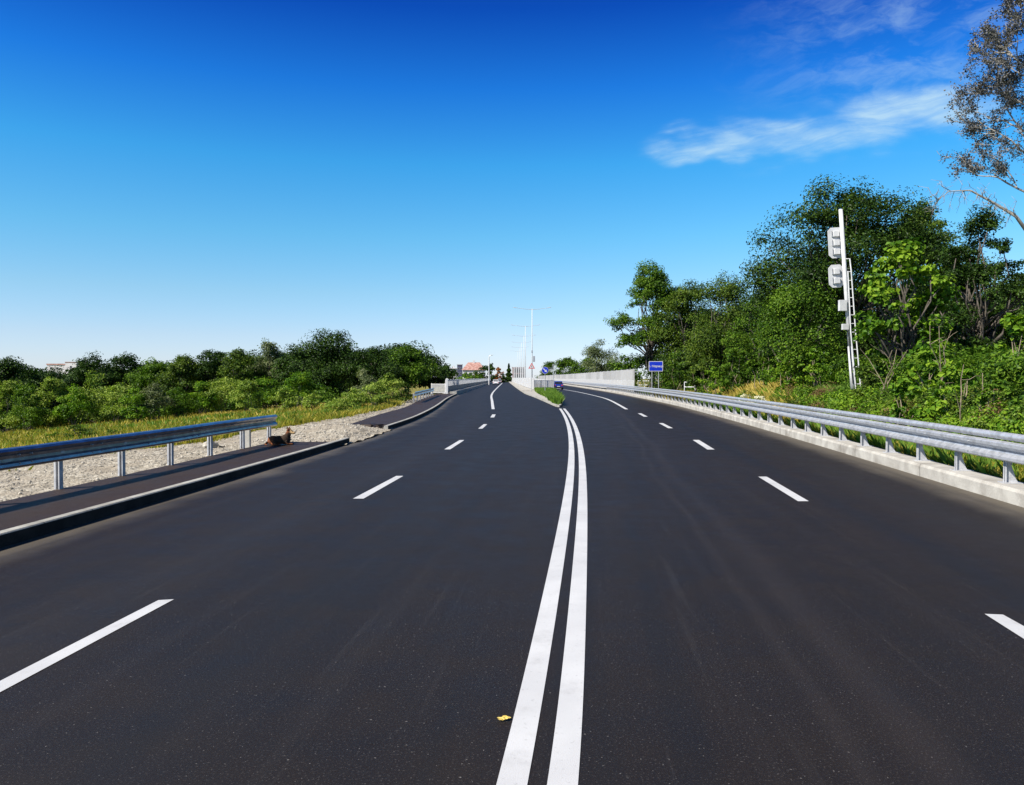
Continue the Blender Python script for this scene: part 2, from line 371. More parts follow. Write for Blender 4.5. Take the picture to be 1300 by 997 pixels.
# ------------------------------------------------------------ ground, road and footways
def axis(segs):
    r = []
    for a0, a1, st in segs: r += list(np.arange(a0, a1, st))
    return np.array(r+[segs[-1][1]])
gx = axis([(-1500, -300, 100), (-300, -80, 10), (-80, -14, 1.5), (-14, 20, .35), (20, 60, 2), (60, 300, 12), (300, 1500, 100)])
gy = axis([(-40, -6, 4), (-6, 60, .8), (60, 140, 3), (140, 540, 12), (540, 2500, 150)])
X, Y = np.meshgrid(gx, gy); Z = tz(X, Y)
Z = np.where(Y > 520, np.minimum(Z, -1.5), Z)
nx, ny = len(gx), len(gy); idx = np.arange(nx*ny).reshape(ny, nx)
fc = np.stack([idx[:-1, :-1], idx[:-1, 1:], idx[1:, 1:], idx[1:, :-1]], -1).reshape(-1, 4)
struct(obj('ground', npmesh('ground', np.stack([X, Y, Z], -1).reshape(-1, 3), fc, True), M_ground))

ys = axis([(-12, 60, 1.0), (60, 140, 2.5), (140, 520, 10)]); nc = 24
xl, xr = XL(ys), XR(ys); uu = np.linspace(0, 1, nc)
RX = xl[:, None]*(1-uu)+xr[:, None]*uu; RY = np.repeat(ys[:, None], nc, 1)
idx = np.arange(len(ys)*nc).reshape(len(ys), nc)
fc = np.stack([idx[:-1, :-1], idx[:-1, 1:], idx[1:, 1:], idx[1:, :-1]], -1).reshape(-1, 4)
me = npmesh('road', np.stack([RX, RY, RX*0], -1).reshape(-1, 3), fc, True)
uvl = me.uv_layers.new(name='edge'); vi = np.zeros(len(me.loops), np.int32); me.loops.foreach_get('vertex_index', vi)
ed = np.stack([(RX-xl[:, None]).ravel(), (xr[:, None]-RX).ravel()], -1)
uvl.data.foreach_set('uv', ed[vi].astype(np.float32).ravel())
struct(obj('road', me, M_asph))

def path(f, y0, y1, st=1.0, off=0.0):
    return [(float(f(y))+off, y) for y in np.linspace(y0, y1, max(2, int((y1-y0)/st)+1))]
def slab(name, fa, fb, y0, y1, z0, z1, m, st=1.0, jag=0, kind=True):
    yy = np.linspace(y0, y1, max(3, int((y1-y0)/st)+1)); mb = MB(); vs = []
    for y in yy:
        a_, b_ = float(fa(y)), float(fb(y)); vs += [(a_, y, z0), (a_, y, z1), (b_, y, z1), (b_, y, z0)]
    fs = []
    for i in range(len(yy)-1):
        for k in range(4): fs.append((i*4+k, i*4+(k+1) % 4, i*4+4+(k+1) % 4, i*4+4+k))
    fs += [(0, 1, 2, 3), tuple((len(yy)-1)*4+k for k in (3, 2, 1, 0))]
    o = mb.add(vs, fs).build(name, m)
    return struct(o) if kind else o
KP = [(-.16, -.2), (-.16, .157), (-.145, .165), (-.02, .165), (-.004, .152), (-.004, -.2)]     # kerb section, road on the right
slab('footway', XB, lambda y: XL(y)-.163, -12, 22.8, -.25, .15, M_walk)
slab('footway', XB, lambda y: XL(y)-.163, 31.2, 94, -.25, .15, M_walk)
struct(loft('kerb', KP, path(XL, -12, 24.2), M_kerb))
struct(loft('kerb', KP, path(XL, 30.2, 94), M_kerb))
for y0_, y1_ in ((-12, 24.2), (30.23, 92)): struct(loft('kerb_face_shade', [(-.003, -.1), (-.003, .146), (0, .142), (0, -.1)], path(XL, y0_, y1_), M_kface))
struct(loft('footway_edging', [(-.07, -.2), (-.07, .13), (0, .13), (0, -.2)], path(XB, -12, 22.6, off=-.004), M_conc))
# torn edge of the unfinished footway: slabs of broken asphalt
mb = MB(); rr = random.Random(3)
for i in range(26):
    x = rr.uniform(-6.5, -4.95); y = 31.15-rr.random()**2*.55; s = rr.uniform(.1, .32)
    Mx = Matrix.Translation((x, y, .085+rr.uniform(-.05, .02))) @ Matrix.Rotation(rr.uniform(0, 3), 4, 'Z') @ Matrix.Rotation(rr.uniform(-.3, .3), 4, 'X')
    mb.box(-s, s, -s*.6, s*.6, -.05, .05, Mx)
stuff(mb.build('broken_asphalt', M_walk), 'broken lumps of dark asphalt along the torn end of the far footway', 'rubble')

# gravel shoulder beside and between the footways
yy = axis([(-10, 45, .22), (45, 92, .8)]); ng = 46; t_ = np.linspace(0, 1, ng)
def gright(y):
    y = np.asarray(y, float); gap = sstep(y, 22.5, 23.2)*(1-sstep(y, 31.0, 31.6))
    k = (XB(y)-.06)*(1-gap)+(XL(y)+.16+.12*wob(y*3, y))*gap
    return k
ga = XG(yy)-.6; gb = gright(yy)
GX = ga[:, None]*(1-t_)+gb[:, None]*t_; GY = np.repeat(yy[:, None], ng, 1)
def gz(x, y):
    gap = sstep(y, 22.8, 24)*(1-sstep(y, 30.2, 31.4))
    d = gright(y)-x
    heap = .26*np.exp(-((x+6.6)**2/1.3+(y-28.6)**2/5.5))+.12*np.exp(-((x+5.6)**2/.5+(y-27)**2/3))
    return .055+wob(x, y, 2.2)*.035+wob(x, y, 7)*.02*sstep(d, .05, .3)+heap-.045*gap*(1-sstep(d, 0, .9))-.10*sstep(XG(y)+.5-x, 0, 1)
GZ = gz(GX, GY)+np.random.RandomState(2).randn(*GX.shape)*.012
idx = np.arange(len(yy)*ng).reshape(len(yy), ng)
fc = np.stack([idx[:-1, :-1], idx[:-1, 1:], idx[1:, 1:], idx[1:, :-1]], -1).reshape(-1, 4)
struct(obj('gravel_shoulder', npmesh('gravel_shoulder', np.stack([GX, GY, GZ], -1).reshape(-1, 3), fc, False), M_gravel))

def blobs_mesh(name, P, S, seed, sub=1):
    """many rough stones"""
    bm = bmesh.new(); bmesh.ops.create_icosphere(bm, subdivisions=sub, radius=1); 
    V = np.array([v.co[:] for v in bm.verts]); Fc = np.array([[v.index for v in f.verts] for f in bm.faces]); bm.free()
    r = np.random.RandomState(seed); n = len(P)
    V = V[None]*(1+r.uniform(-.28, .28, (n, len(V), 1)))*r.uniform(.6, 1.2, (n, 1, 3))*np.array([1, 1, .7])
    an = r.rand(n)*6.28; c, s = np.cos(an)[:, None], np.sin(an)[:, None]
    V = np.stack([V[..., 0]*c-V[..., 1]*s, V[..., 0]*s+V[..., 1]*c, V[..., 2]], -1)*np.asarray(S)[:, None, None]+np.asarray(P)[:, None]
    off = (np.arange(n)*V.shape[1])[:, None, None]
    return npmesh(name, V.reshape(-1, 3), (Fc[None]+off).reshape(-1, 3))
r = np.random.RandomState(8); n = 3800
y = 6+r.rand(n)**1.1*28; t2 = r.rand(n)**.8
x = (XG(y)+.3)*(1-t2)+(gright(y)-.1)*t2; s = .010+.032*r.rand(n)**4
k = r.rand(n) < .3; y = np.where(k, 24+r.rand(n)*7.3, y); x = np.where(k, -8+r.rand(n)*3.1, x); s = np.where(k, s*1.25, s)
ok = x < gright(y)-.05; x, y, s = x[ok], y[ok], s[ok]
stuff(obj('loose_stones', blobs_mesh('loose_stones', np.stack([x, y, gz(x, y)+s*.3], -1), s, 3), M_stone), 'loose pale stones scattered over the gravel shoulder beside the footway', 'stones')
def boulder(px, py, size, label):
    X0, Y0 = G(px, py, .08)
    P = [(0, 0, size*.5), (size*1.1, .1, size*.35)]
    o = obj('boulder', blobs_mesh('boulder', np.array(P[:1]), [size], int(px), 2), M_stone, loc=(X0, Y0, .04)); tag(o, label, 'stone', 'pale boulders behind the guard rail'); return o
boulder(267, 568, .17, 'larger pale boulder on the gravel behind the fourth guard rail post')
boulder(281, 567, .11, 'smaller pale boulder just right of the larger one behind the left guard rail')

# ------------------------------------------------------------ road markings
def ribbon(name, rows, mt=M_paint, z=.004, sub=4):
    """rows of (py, px_left_edge, px_right_edge) read off the road plane"""
    Lp = [G(a1, p0) for p0, a1, b1 in rows]; Rp = [G(b1, p0) for p0, a1, b1 in rows]
    def cr(P):
        if len(P) == 2: return P
        out = []
        for i in range(len(P)-1):
            p0, p1, p2, p3 = [Vector(P[max(0, min(len(P)-1, i+j))]) for j in (-1, 0, 1, 2)]
            for q in range(sub):
                t = q/sub; out.append(.5*((2*p1)+(p2-p0)*t+(2*p0-5*p1+4*p2-p3)*t*t+(3*p1-p0-3*p2+p3)*t**3))
        out.append(Vector(P[-1])); return out
    Lc, Rc = cr(Lp), cr(Rp); vs = []
    for l, r_ in zip(Lc, Rc): vs += [(l[0], l[1], z), (r_[0], r_[1], z)]
    fs = [(2*i, 2*i+1, 2*i+3, 2*i+2) for i in range(len(Lc)-1)]
    m_ = MB().add(vs, fs); return struct(m_.build(name, mt))
def smooth_ribbon(name, rows, width, z=.004):
    c = np.array([[(G(a1, p0)[0]+G(b1, p0)[0])/2, G(a1, p0)[1]] for p0, a1, b1 in rows]); k = np.polyfit(np.log(c[:, 1]), c[:, 0], 5, w=1/np.sqrt(c[:, 1]))
    yy = np.exp(np.linspace(math.log(c[0, 1]), math.log(c[-1, 1]), 90)); xx = np.polyval(k, np.log(yy)); vs = []
    for x_, y_ in zip(xx, yy): vs += [(x_-width/2, y_, z), (x_+width/2, y_, z)]
    return struct(MB().add(vs, [(2*i, 2*i+1, 2*i+3, 2*i+2) for i in range(89)]).build(name, M_paint))
def quad(name, bl, br, tr, tl, z=.004):
    P = [G(*p) for p in (bl, br, tr, tl)]
    return struct(MB().add([(p[0], p[1], z) for p in P], [(0, 1, 2, 3)]).build(name, M_paint))
smooth_ribbon('lane_marking', [(1150, 586, 641), (997, 631, 671), (850, 664, 694.8), (760, 688.3, 710), (700, 701.2, 718.6), (620, 716.6, 728.4), (600, 719.4, 729.2), (560, 720.8, 728.3), (545, 719.2, 725.6), (530, 715.5, 721.4), (519, 708.5, 713)], .152)
smooth_ribbon('lane_marking', [(1150, 660, 722), (997, 694.8, 735.9), (850, 711.8, 741.6), (760, 721.2, 744.8), (720, 725.8, 746.2), (680, 730.8, 747.4), (600, 734.4, 745), (560, 730.8, 738.7), (545, 727, 734.2), (530, 722, 728.8), (519, 713.8, 717.4)], .152)
quad('lane_marking', (-150, 942), (-150, 960), (221, 761.4), (201, 762.6))
quad('lane_marking', (448, 633.5), (461.5, 633.5), (512, 604.6), (503, 604.6))
quad('lane_marking', (564, 570.8), (571.6, 570.8), (589.5, 559), (583.5, 559))
quad('lane_marking', (607, 544.5), (612.5, 544.5), (618.5, 538.8), (614, 538.8))
quad('lane_marking', (622.4, 530.2), (627.3, 530.2), (629.3, 526.4), (625, 526.4))
ribbon('lane_marking', [(519.7, 624.2, 628), (510, 623.2, 626.4), (500.6, 623.4, 625.6), (493, 630, 631.5), (486.5, 637.2, 638.2)])
quad('lane_marking', (1391, 870), (1420, 862), (1273.4, 781), (1250, 780))
quad('lane_marking', (1013, 636.7), (1026.8, 636.7), (973.4, 605.5), (962.5, 605.5))
quad('lane_marking', (898, 571), (907.3, 571), (887.3, 558.8), (879.4, 558.8))
quad('lane_marking', (848.2, 543.9), (854.3, 543.9), (841.6, 537.4), (836.3, 537.4))
quad('lane_marking', (817.2, 529.2), (822.3, 529.2), (814.2, 525), (809.6, 525))
ribbon('lane_marking', [(519.8, 793.4, 797.6), (507.8, 771.5, 774.7), (502.8, 755, 757.3), (497.9, 733, 735), (495, 716.3, 718), (492.6, 702, 703.3)])

# ------------------------------------------------------------ right edge: concrete upstand and guard rail
struct(loft('concrete_upstand', [(0, -.2), (0, .20), (.03, .25), (.50, .25), (.52, .22), (.52, -.2)], path(XR, -12, 420, 1.5), M_up))
# weep holes
WPR = [(.0, -.165), (.07, -.148), (.085, -.130), (.085, -.085), (.012, -.030), (.004, -.012), (.012, .022), (.085, .078), (.085, .128), (.07, .145), (0, .165)]
WPL = [(.0, -.165), (.060, -.150), (.082, -.115), (.070, -.075), (.028, -.045), (.020, 0), (.028, .045), (.070, .075), (.082, .115), (.060, .150), (0, .165)]
def wbeam(side, zc):
    s = side; pr = WPR if side < 0 else WPL; front = [(s*u, zc+z) for u, z in pr]; back = [(s*u-s*.006, zc+z) for u, z in reversed(pr)]
    return front+back
rail = thing('guard_rail', 'long pale galvanised guard rail with a top tube along the right edge of the road', 'guard rail', (float(XR(12))+.3, 12, .25))
def under(parent, o): o.parent = parent; o.matrix_parent_inverse = parent.matrix_basis.inverted(); return o
def pw(parent, o):
    o.location = Vector(o.location)-parent.location if parent.rotation_euler.z == 0 else o.location; return o
def shift_child(parent, o):
    o.parent = parent; o.location = -Vector(parent.location); return o
seg = 0
y = -8.0
while y < 400:
    L = 4 if y < 60 else 60
    seg += 1; ov = .2 if y < 56 else -.012; of_ = .19-(seg % 2)*.008
    y1 = min(y+L, 400)
    shift_child(rail, loft('beam', wbeam(-1, .785), path(XR, y, y1+ov, 1.0, of_), M_galv, smooth=False))
    shift_child(rail, loft('top_tube', [(.07*math.cos(q*math.pi/5)+.02, 1.03+.065*math.sin(q*math.pi/5)) for q in range(10)], path(XR, y, y1-.008, 1.0, .20), M_galv, smooth=True, caps=False))
    y = y1
def rpost(px, far=False):
    pass
YP = [float(v) for v in np.arange(4.2, 118, 1.78)]
pm = MB()
pm.prism([(-.06, .0), (.16, 0), (.12, .06), (.04, .30), (.03, .62), (-.06, .62)], -.008, .008)   # web plate (seen from the road)
pm.box(-.06, -.052, -.05, .05, 0, .62); pm.box(.024, .032, -.05, .05, .3, .62); pm.box(-.12, .22, -.11, .11, -.0, .014)
proto = pm.build('post', M_galvd, bevel=0); pmesh = proto.data; bpy.data.objects.remove(proto)
# the gusset leans back along the road: web lies in the plane of the road edge
for y in YP[:98]:
    x = float(XR(y))+.28; sl_ = float(XR(y+.5)-XR(y-.5))
    p = obj('post', pmesh, None, rail, Vector((x, y, .25))-rail.location); p.rotation_euler = (0, 0, -math.atan(sl_))
bm_ = MB().tube([(.03, 0, 0), (-.035, 0, 0)], .016, 6).build('bolt', M_grey); bolt_me = bm_.data; bpy.data.objects.remove(bm_)
for y in np.arange(6.15, 45, 4.0):
    for dz_ in (.70, .87): obj('bolt', bolt_me, None, rail, Vector((float(XR(y))+.12, y, dz_))-rail.location)

# ------------------------------------------------------------ left guard rails
def left_rail(label, pts_, name='guard_rail', wide=True):
    """pts_: ground points of the posts"""
    root = thing(name, label, 'guard rail', (pts_[0][0], pts_[0][1], .15), group='short blue grey guard rails on the left footways')
    P = [Vector((p[0], p[1], 0)) for p in pts_]
    d0 = (P[0]-P[1]).normalized(); d1 = (P[-1]-P[-2]).normalized()
    line = [P[0]+d0*(.25)]+P+[P[-1]+d1*.28]
    prof = [(u+.05, z-.15) for u, z in wbeam(1, .92)]
    shift_child(root, loft('beam', [(u, z+.01) for u, z in prof], line, M_galvb))
    for p_, q in zip(P, P[1:]+[P[-1]+d1]):
        dd = q-p_; an = math.atan2(dd.y, dd.x)-math.pi/2
        m_ = MB(); Mx = Matrix.Rotation(an, 4, 'Z')
        m_.box(-.055, -.022, -.05, .05, 0, .70, Mx); m_.box(.022, .04, -.05, .05, 0, .70, Mx); m_.box(-.022, .022, .02, .05, 0, .70, Mx)
        m_.box(.045, .075, -.04, .04, .52, .64, Mx)
        o = m_.build('post', M_galvd, root); o.location = p_+Vector((0, 0, .15))-Vector(root.location)
    for p_, q in zip(P, P[1:]):
        for f_ in (.4, .55):
            if wide:
                for zz in (.70, .83): obj('bolt', bolt_me, None, root, p_.lerp(q, f_)+Vector((.10, 0, zz))-Vector(root.location))
    return root
near = [G(75, 621, .15), G(155, 604, .15), G(217, 590.5, .15), G(267, 578.5, .15), G(308, 569.5, .15), G(342, 562.5, .15)]
d_ = Vector(near[0])-Vector(near[1]); p0 = Vector(near[0])
near = [tuple(p0+d_*k*1.0) for k in (4, 3, 2, 1)]+near
left_rail('long blue grey guard rail along the near left footway, ending beside the dog', near)
e0 = Vector(G(525.3, 511.3, .15)); e1 = Vector(G(549.5, 502.6, .15))
left_rail('short guard rail beside the far footway just before the bridge', [tuple(e0.lerp(e1, k/7)) for k in range(8)], wide=False)
# pale concrete marker block behind the rail
bx, by = G(317.5, 569, .1)
o = MB().box(-.095, .095, -.06, .06, -.1, .56).build('marker_block', M_conc, bevel=.012, loc=(bx-.12, by+.1, .1)); tag(o, 'pale upright concrete block standing behind the guard rail near the dog', 'block')

# ------------------------------------------------------------ fences of the bridge
def bar_fence(name, label, P, h, z0, pitch, post_every, group=None, mtl=M_white, base=.0, bw=.016):
    root = thing(name, label, 'fence', (P[0][0], P[0][1], z0), group=group)
    P = [Vector((p[0], p[1], z0)) for p in P]; org = Vector(root.location)
    mbar = MB(); mrail = MB(); L = 0; total = sum((b-a_).length for a_, b in zip(P, P[1:])); npost = max(1, int(round(total/post_every)))
    def pos(s):
        for a_, b in zip(P, P[1:]):
            l = (b-a_).length
            if s <= l+1e-6: return a_.lerp(b, s/l), (b-a_).normalized()
            s -= l
        return P[-1], (P[-1]-P[-2]).normalized()
    nb = int(total/pitch)
    for i in range(nb+1):
        c, d = pos(i*pitch); c = c-org; Mx = Matrix.Translation(c) @ Matrix.Rotation(math.atan2(d.y, d.x), 4, 'Z')
        mbar.box(-bw, bw, -bw, bw, .12, h-.05, Mx)
    for zz, t in ((h-.05, .05), (.08, .04)):
        for a_, b in zip(P, P[1:]):
            d = b-a_; Mx = Matrix.Translation(a_-org) @ Matrix.Rotation(math.atan2(d.y, d.x), 4, 'Z'); mrail.box(0, d.length, -.03, .03, zz, zz+t, Mx)
    mbar.build('bars', mtl, root); mrail.build('rails', mtl, root)
    for i in range(min(npost, 90)+1):
        c, d = pos(total*i/min(npost, 90)); Mx = Matrix.Rotation(math.atan2(d.y, d.x), 4, 'Z')
        q = MB().box(-.05, .05, -.05, .05, -.05, h+.06, Mx).build('post', mtl, root); q.location = c-org
    return root
def fl(f, y0, y1, n, off=0): return [(float(f(y))+off, float(y)) for y in np.linspace(y0, y1, n)]
LFX = lambda y: np.interp(y, [92, 150, 307, 420], [-7.42, -7.75, -8.55, -9.2])-.35
lf0 = bar_fence('bridge_fence', 'white bar fence along the left side of the left bridge', fl(LFX, 92.5, 420, 8), 1.62, .15, .3, 4.2, 'white bridge fences', bw=.06)
shift_child(lf0, loft('lower_panel', [(-.02, .25), (-.02, 1.02), (.02, 1.02), (.02, .25)], [(x_+.09, y_) for x_, y_ in fl(LFX, 92.5, 420, 8)], mottled('dark lower panel', (.03, .032, .04), (.06, .065, .08), 2, .6)))  # dark panel along the lower part of the fence
bar_fence('bridge_fence', 'short white fence panel closing off the left end of the bridge footway', [(-9.6, 94.2), (-7.85, 92.5)], 1.15, .15, .16, 1.8, 'white bridge fences', bw=.03)
struct(loft('bridge_upstand', [(-.80, -.2), (-.80, .42), (-.04, .42), (0, .38), (0, -.2)], path(XL, 92, 500, 4), M_kerb))
o = MB().box(-.12, .12, -.2, .2, 0, 1.85).build('fence_pillar', M_white, bevel=.02, loc=(-7.6, 92.2, .1)); tag(o, 'square white pillar where the left bridge fence begins', 'pillar')
slab('bridge_footway', lambda y: LFX(y)-.4, lambda y: XL(y)-.805, 92.6, 500, -.3, .2, M_conc, 6)

# ------------------------------------------------------------ median
MP = [(-.14, -.1), (-.14, .10), (-.12, .115), (0, .115), (0, -.1)]
tipP = [(3.05, 54.6), (3.12, 54.15), (3.25, 54.05), (3.36, 54.3)]
lp = [(float(XM1(y)), y) for y in np.arange(118, 55, -1.0)]; rp = [(float(XM2(y)), y) for y in np.arange(56, 119, 1.0)]
ring = lp+tipP+rp
struct(loft('median_kerb', [(0, -.1), (0, .12), (-.015, .13), (-.17, .13), (-.17, -.1)], ring, M_kerb))
slab('median_soil', lambda y: float(XM1(y))+.16, lambda y: float(XM2(y))-.16, 56.0, 118, -.1, .10, M_ground)
MF = lambda y: np.interp(y, [117, 200, 300, 420], [3.25, 2.0, .9, -.4])
MW = lambda y: np.interp(y, [56, 62, 78, 117], [.17, .28, .95, 2.0])
slab('median_paving', lambda y: float(XM1(y))+.172, lambda y: float(XM1(y))+MW(y), 57.5, 117, -.08, .125, M_conc)
slab('median_walkway', XM1, lambda y: MF(y)-.06, 112, 500, -.1, .22, M_conc, 4)
bar_fence('bridge_fence', 'long white fence on the median side of the left bridge', fl(MF, 117, 420, 8), 1.8, .2, .24, 4.5, 'white bridge fences', bw=.06)
slab('median_deck', lambda y: MF(y)+.0, lambda y: float(XM2(y)), 119, 500, -.1, .19, M_conc, 6)
bar_fence('bridge_fence', 'white fence panel across the end of the grass island behind the blue arrow sign', [(3.3, 117), (6.35, 119.5)], 1.45, .22, .14, 1.5, 'white bridge fences', bw=.025)
bar_fence('bridge_fence', 'white fence on the median side of the right bridge, left of the blue car', [(float(XM2(y))+.05, y) for y in (120, 200, 300, 420)], 1.45, .2, .3, 4.5, 'white bridge fences', bw=.04)
o = MB().box(0, 3.1, -.12, .12, 0, .5, Matrix.Rotation(math.atan2(2.5, 3.05), 4, 'Z')).build('end_wall', M_conc, loc=(3.3, 116.7, .08)); tag(o, 'low pale concrete wall under the fence panel at the end of the island', 'wall')

# ------------------------------------------------------------ leaves, crowns and trees
def leaves(P, N, size, seed, aspect=.55, droop=.0, fold=.18):
    """P leaf centres, N preferred normals, size per leaf -> verts, faces of rhombic folded leaves"""
    r = np.random.RandomState(seed); n = len(P)
    nn = N+r.randn(n, 3)*.55; nn /= np.linalg.norm(nn, axis=1)[:, None]+1e-9
    t = r.randn(n, 3); t[:, 2] -= droop; t -= nn*(t*nn).sum(1)[:, None]; t /= np.linalg.norm(t, axis=1)[:, None]+1e-9
    b_ = np.cross(nn, t); s = np.asarray(size).reshape(-1, 1)*r.uniform(.65, 1.3, (n, 1))
    v = np.stack([P-t*s*.5, P+b_*s*aspect*.5+nn*s*fold, P+t*s*.5, P-b_*s*aspect*.5+nn*s*fold], 1)
    return v.reshape(-1, 3)
def quads(nv): return np.arange(nv).reshape(-1, 4)
SUNV = np.array(sdir[:])
def crown_pts(blobs, n, seed, shell=.55, sub=9, spread=.34):
    """blobs: (cx,cy,cz,rx,ry,rz); returns positions and outward normals, gathered in sub-clumps"""
    r = np.random.RandomState(seed); B = np.array(blobs, float); vol = B[:, 3]*B[:, 5]; vol /= vol.sum()
    P = []; Nn = []
    for bq, v in zip(B, vol):
        m_ = max(6, int(n*v)); k = max(3, int(sub*r.uniform(.8, 1.2)))
        d = r.randn(k, 3); d /= np.linalg.norm(d, axis=1)[:, None]; d[:, 2] = np.where(d[:, 2] < -.35, -d[:, 2]*.6, d[:, 2])
        cc = d*r.uniform(shell, .98, (k, 1))
        w_ = r.randint(0, k, m_); g_ = r.randn(m_, 3); gl_ = np.linalg.norm(g_, axis=1)[:, None]; g_ *= np.minimum(1, 1.9/gl_); q = cc[w_]+g_*spread*r.uniform(.7, 1.2, k)[w_][:, None]*np.array([1, 1, .7])
        P.append(bq[:3]+q*bq[3:6]); o = q/(np.linalg.norm(q, axis=1)[:, None]+1e-6); o[:, 2] += .55; Nn.append(o)
    return np.concatenate(P), np.concatenate(Nn)
def limb(mb, a_, b_, r0, r1, rnd, n=6, bend=.12, segs=4):
    a_, b_ = Vector(a_), Vector(b_); L = (b_-a_).length; pts = []
    for i in range(segs+1):
        t = i/segs; p = a_.lerp(b_, t)
        if 0 < i < segs: p += Vector((rnd.uniform(-1, 1), rnd.uniform(-1, 1), rnd.uniform(-.5, 1)))*L*bend*.5
        pts.append(p)
    mb.tube(pts, [r0+(r1-r0)*i/segs for i in range(segs+1)], n); return pts
def tree(name, label, cat, px, top, hw, Y, mt, bark=M_bark, cb=.25, nb=16, dens=5.5, leaf=None, seed=1, group=None, ry=None, trunk=True, base=None, sub=9, spread=.34, shape=1.0, part='crown', aspect=.6, lean=0, shell=.5, blobk=(.3, .46)):
    rnd = random.Random(seed); rn = np.random.RandomState(seed)
    T = at(px, top, Y); X0 = T.x; zb = float(tz(X0, Y))-.06 if base is None else base; h = T.z-zb
    rx = hw*Y/F; ry_ = rx*.85 if ry is None else ry
    root = thing(name, label, cat, (X0-lean, Y, zb), group=group)
    zc = h*(cb+1)/2; rz = h*(1-cb)/2; blobs = []
    for i in range(nb):
        for _ in range(50):
            p = rn.uniform(-1, 1, 3)
            if np.linalg.norm(p) < 1: break
        wz = 1-.35*shape*max(0, p[2])
        br = rn.uniform(*blobk)
        nrm = np.linalg.norm(p)+1e-6; p = p/nrm*nrm**.6; q = p*(1-br*.62)
        blobs.append((lean+q[0]*rx*wz, q[1]*ry_*wz, zc+q[2]*rz, br*rx, br*ry_, br*min(rx, rz)*1.0))
    blobs.append((lean, 0, h-rz*.3, rx*.3, ry_*.3, rz*.3))
    s = leaf or max(.085, .0026*Y)
    n = int(dens*math.pi*rx*rz/(s*s*.45)); n = min(n, 110000)
    P, Nn = crown_pts(blobs, n, seed, sub=sub, spread=spread, shell=shell)
    fx = rx/max(.1, np.percentile(np.abs(P[:, 0]-lean), 98.5)); z0_ = h*cb; ztop = np.percentile(P[:, 2], 99.4); fz = (h-z0_)/max(.2, ztop-z0_)
    P[:, 0] = lean+(P[:, 0]-lean)*fx; P[:, 2] = z0_+(P[:, 2]-z0_)*fz; P[:, 2] = np.maximum(P[:, 2], .1+.2*np.abs(np.sin(P[:, 0]*37)))
    blobs = [(lean+(q[0]-lean)*fx, q[1], z0_+(q[2]-z0_)*fz*.97, q[3], q[4], q[5]) for q in blobs]
    v = leaves(P, Nn, np.full(len(P), s), seed+7, aspect)
    obj(part, npmesh(part, v, quads(len(v))), mt, root)
    m_ = MB(); r0 = max(.05, h*.022)
    if trunk:
        c = Vector((lean*.6, 0, h*min(.75, cb+.35)))
        limb(m_, (0, 0, -.3), c, r0, r0*.5, rnd, 8, .05, 6)
        for i, bq in enumerate(blobs):
            t = rnd.uniform(.35, .95); st = Vector((0, 0, -.3)).lerp(c, t)
            limb(m_, st, bq[:3], r0*(.45-.2*t)+.01, .012+r0*.05, rnd, 5, .18)
        m_.build('trunk', bark, root, smooth=True)
    else:
        for i, bq in enumerate(blobs[:min(12, len(blobs))]): limb(m_, (rnd.uniform(-.3, .3)*rx, rnd.uniform(-.3, .3)*ry_, -.1), bq[:3], .03, .01, rnd, 4, .2, 3)
        m_.build('stems', bark, root)
    return root
ALLT = []
# ---- dark trees along the far edge of the left field
LT = [
 (-70, 452, 60, 98, L_dark, 'dark tree at the far left edge of the treeline, mostly out of frame'),
 (14, 457, 48, 92, L_dark, 'broad dark tree at the left end of the treeline'),
 (64, 475, 30, 96, L_dark, 'low dark tree in front of the white far building'),
 (118, 454, 32, 90, L_dark, 'dark tree rising just right of the white far building'),
 (160, 452, 30, 94, L_dark, 'rounded dark tree, second to the right of the white far building'),
 (197, 459, 27, 92, L_mid, 'duller green tree in the dip of the left treeline'),
 (234, 453, 27, 90, L_warm, 'olive tree with a thin ragged top left of the middle of the treeline'),
 (272, 447, 24, 93, L_dark, 'narrow dark tree with a knobbly top above the third guard rail post'),
 (306, 446, 28, 88, L_warm, 'greyish round tree beside the tall pale poplar'),
 (342, 436, 24, 92, L_grey, 'tall pale grey green poplar in the left treeline'),
 (374, 446, 22, 90, L_dark, 'dark slim tree between the pale poplar and the great dark oak'),
 (420, 423, 50, 88, L_dark, 'largest dark oak of the left treeline with a high domed crown'),
 (470, 444, 36, 96, L_dark, 'dark tree sloping down to the right of the great oak'),
 (518, 441, 30, 102, L_mid, 'round green tree standing above the short guard rail by the bridge'),
 (546, 452, 22, 112, L_dark, 'dark tree left of the bridge fence pillar'),
 (566, 463, 13, 180, L_dark, 'lower dark tree right behind the bridge fence pillar'),
]
for i, (px, top, hw, Y_, mt, lab) in enumerate(LT):
    tree('broadleaf_tree', lab, 'tree', px, top, hw, Y_, mt, cb=.0, nb=34, dens=11, seed=20+i, group='trees at the back of the left field', ry=4.0, spread=.3, sub=8)
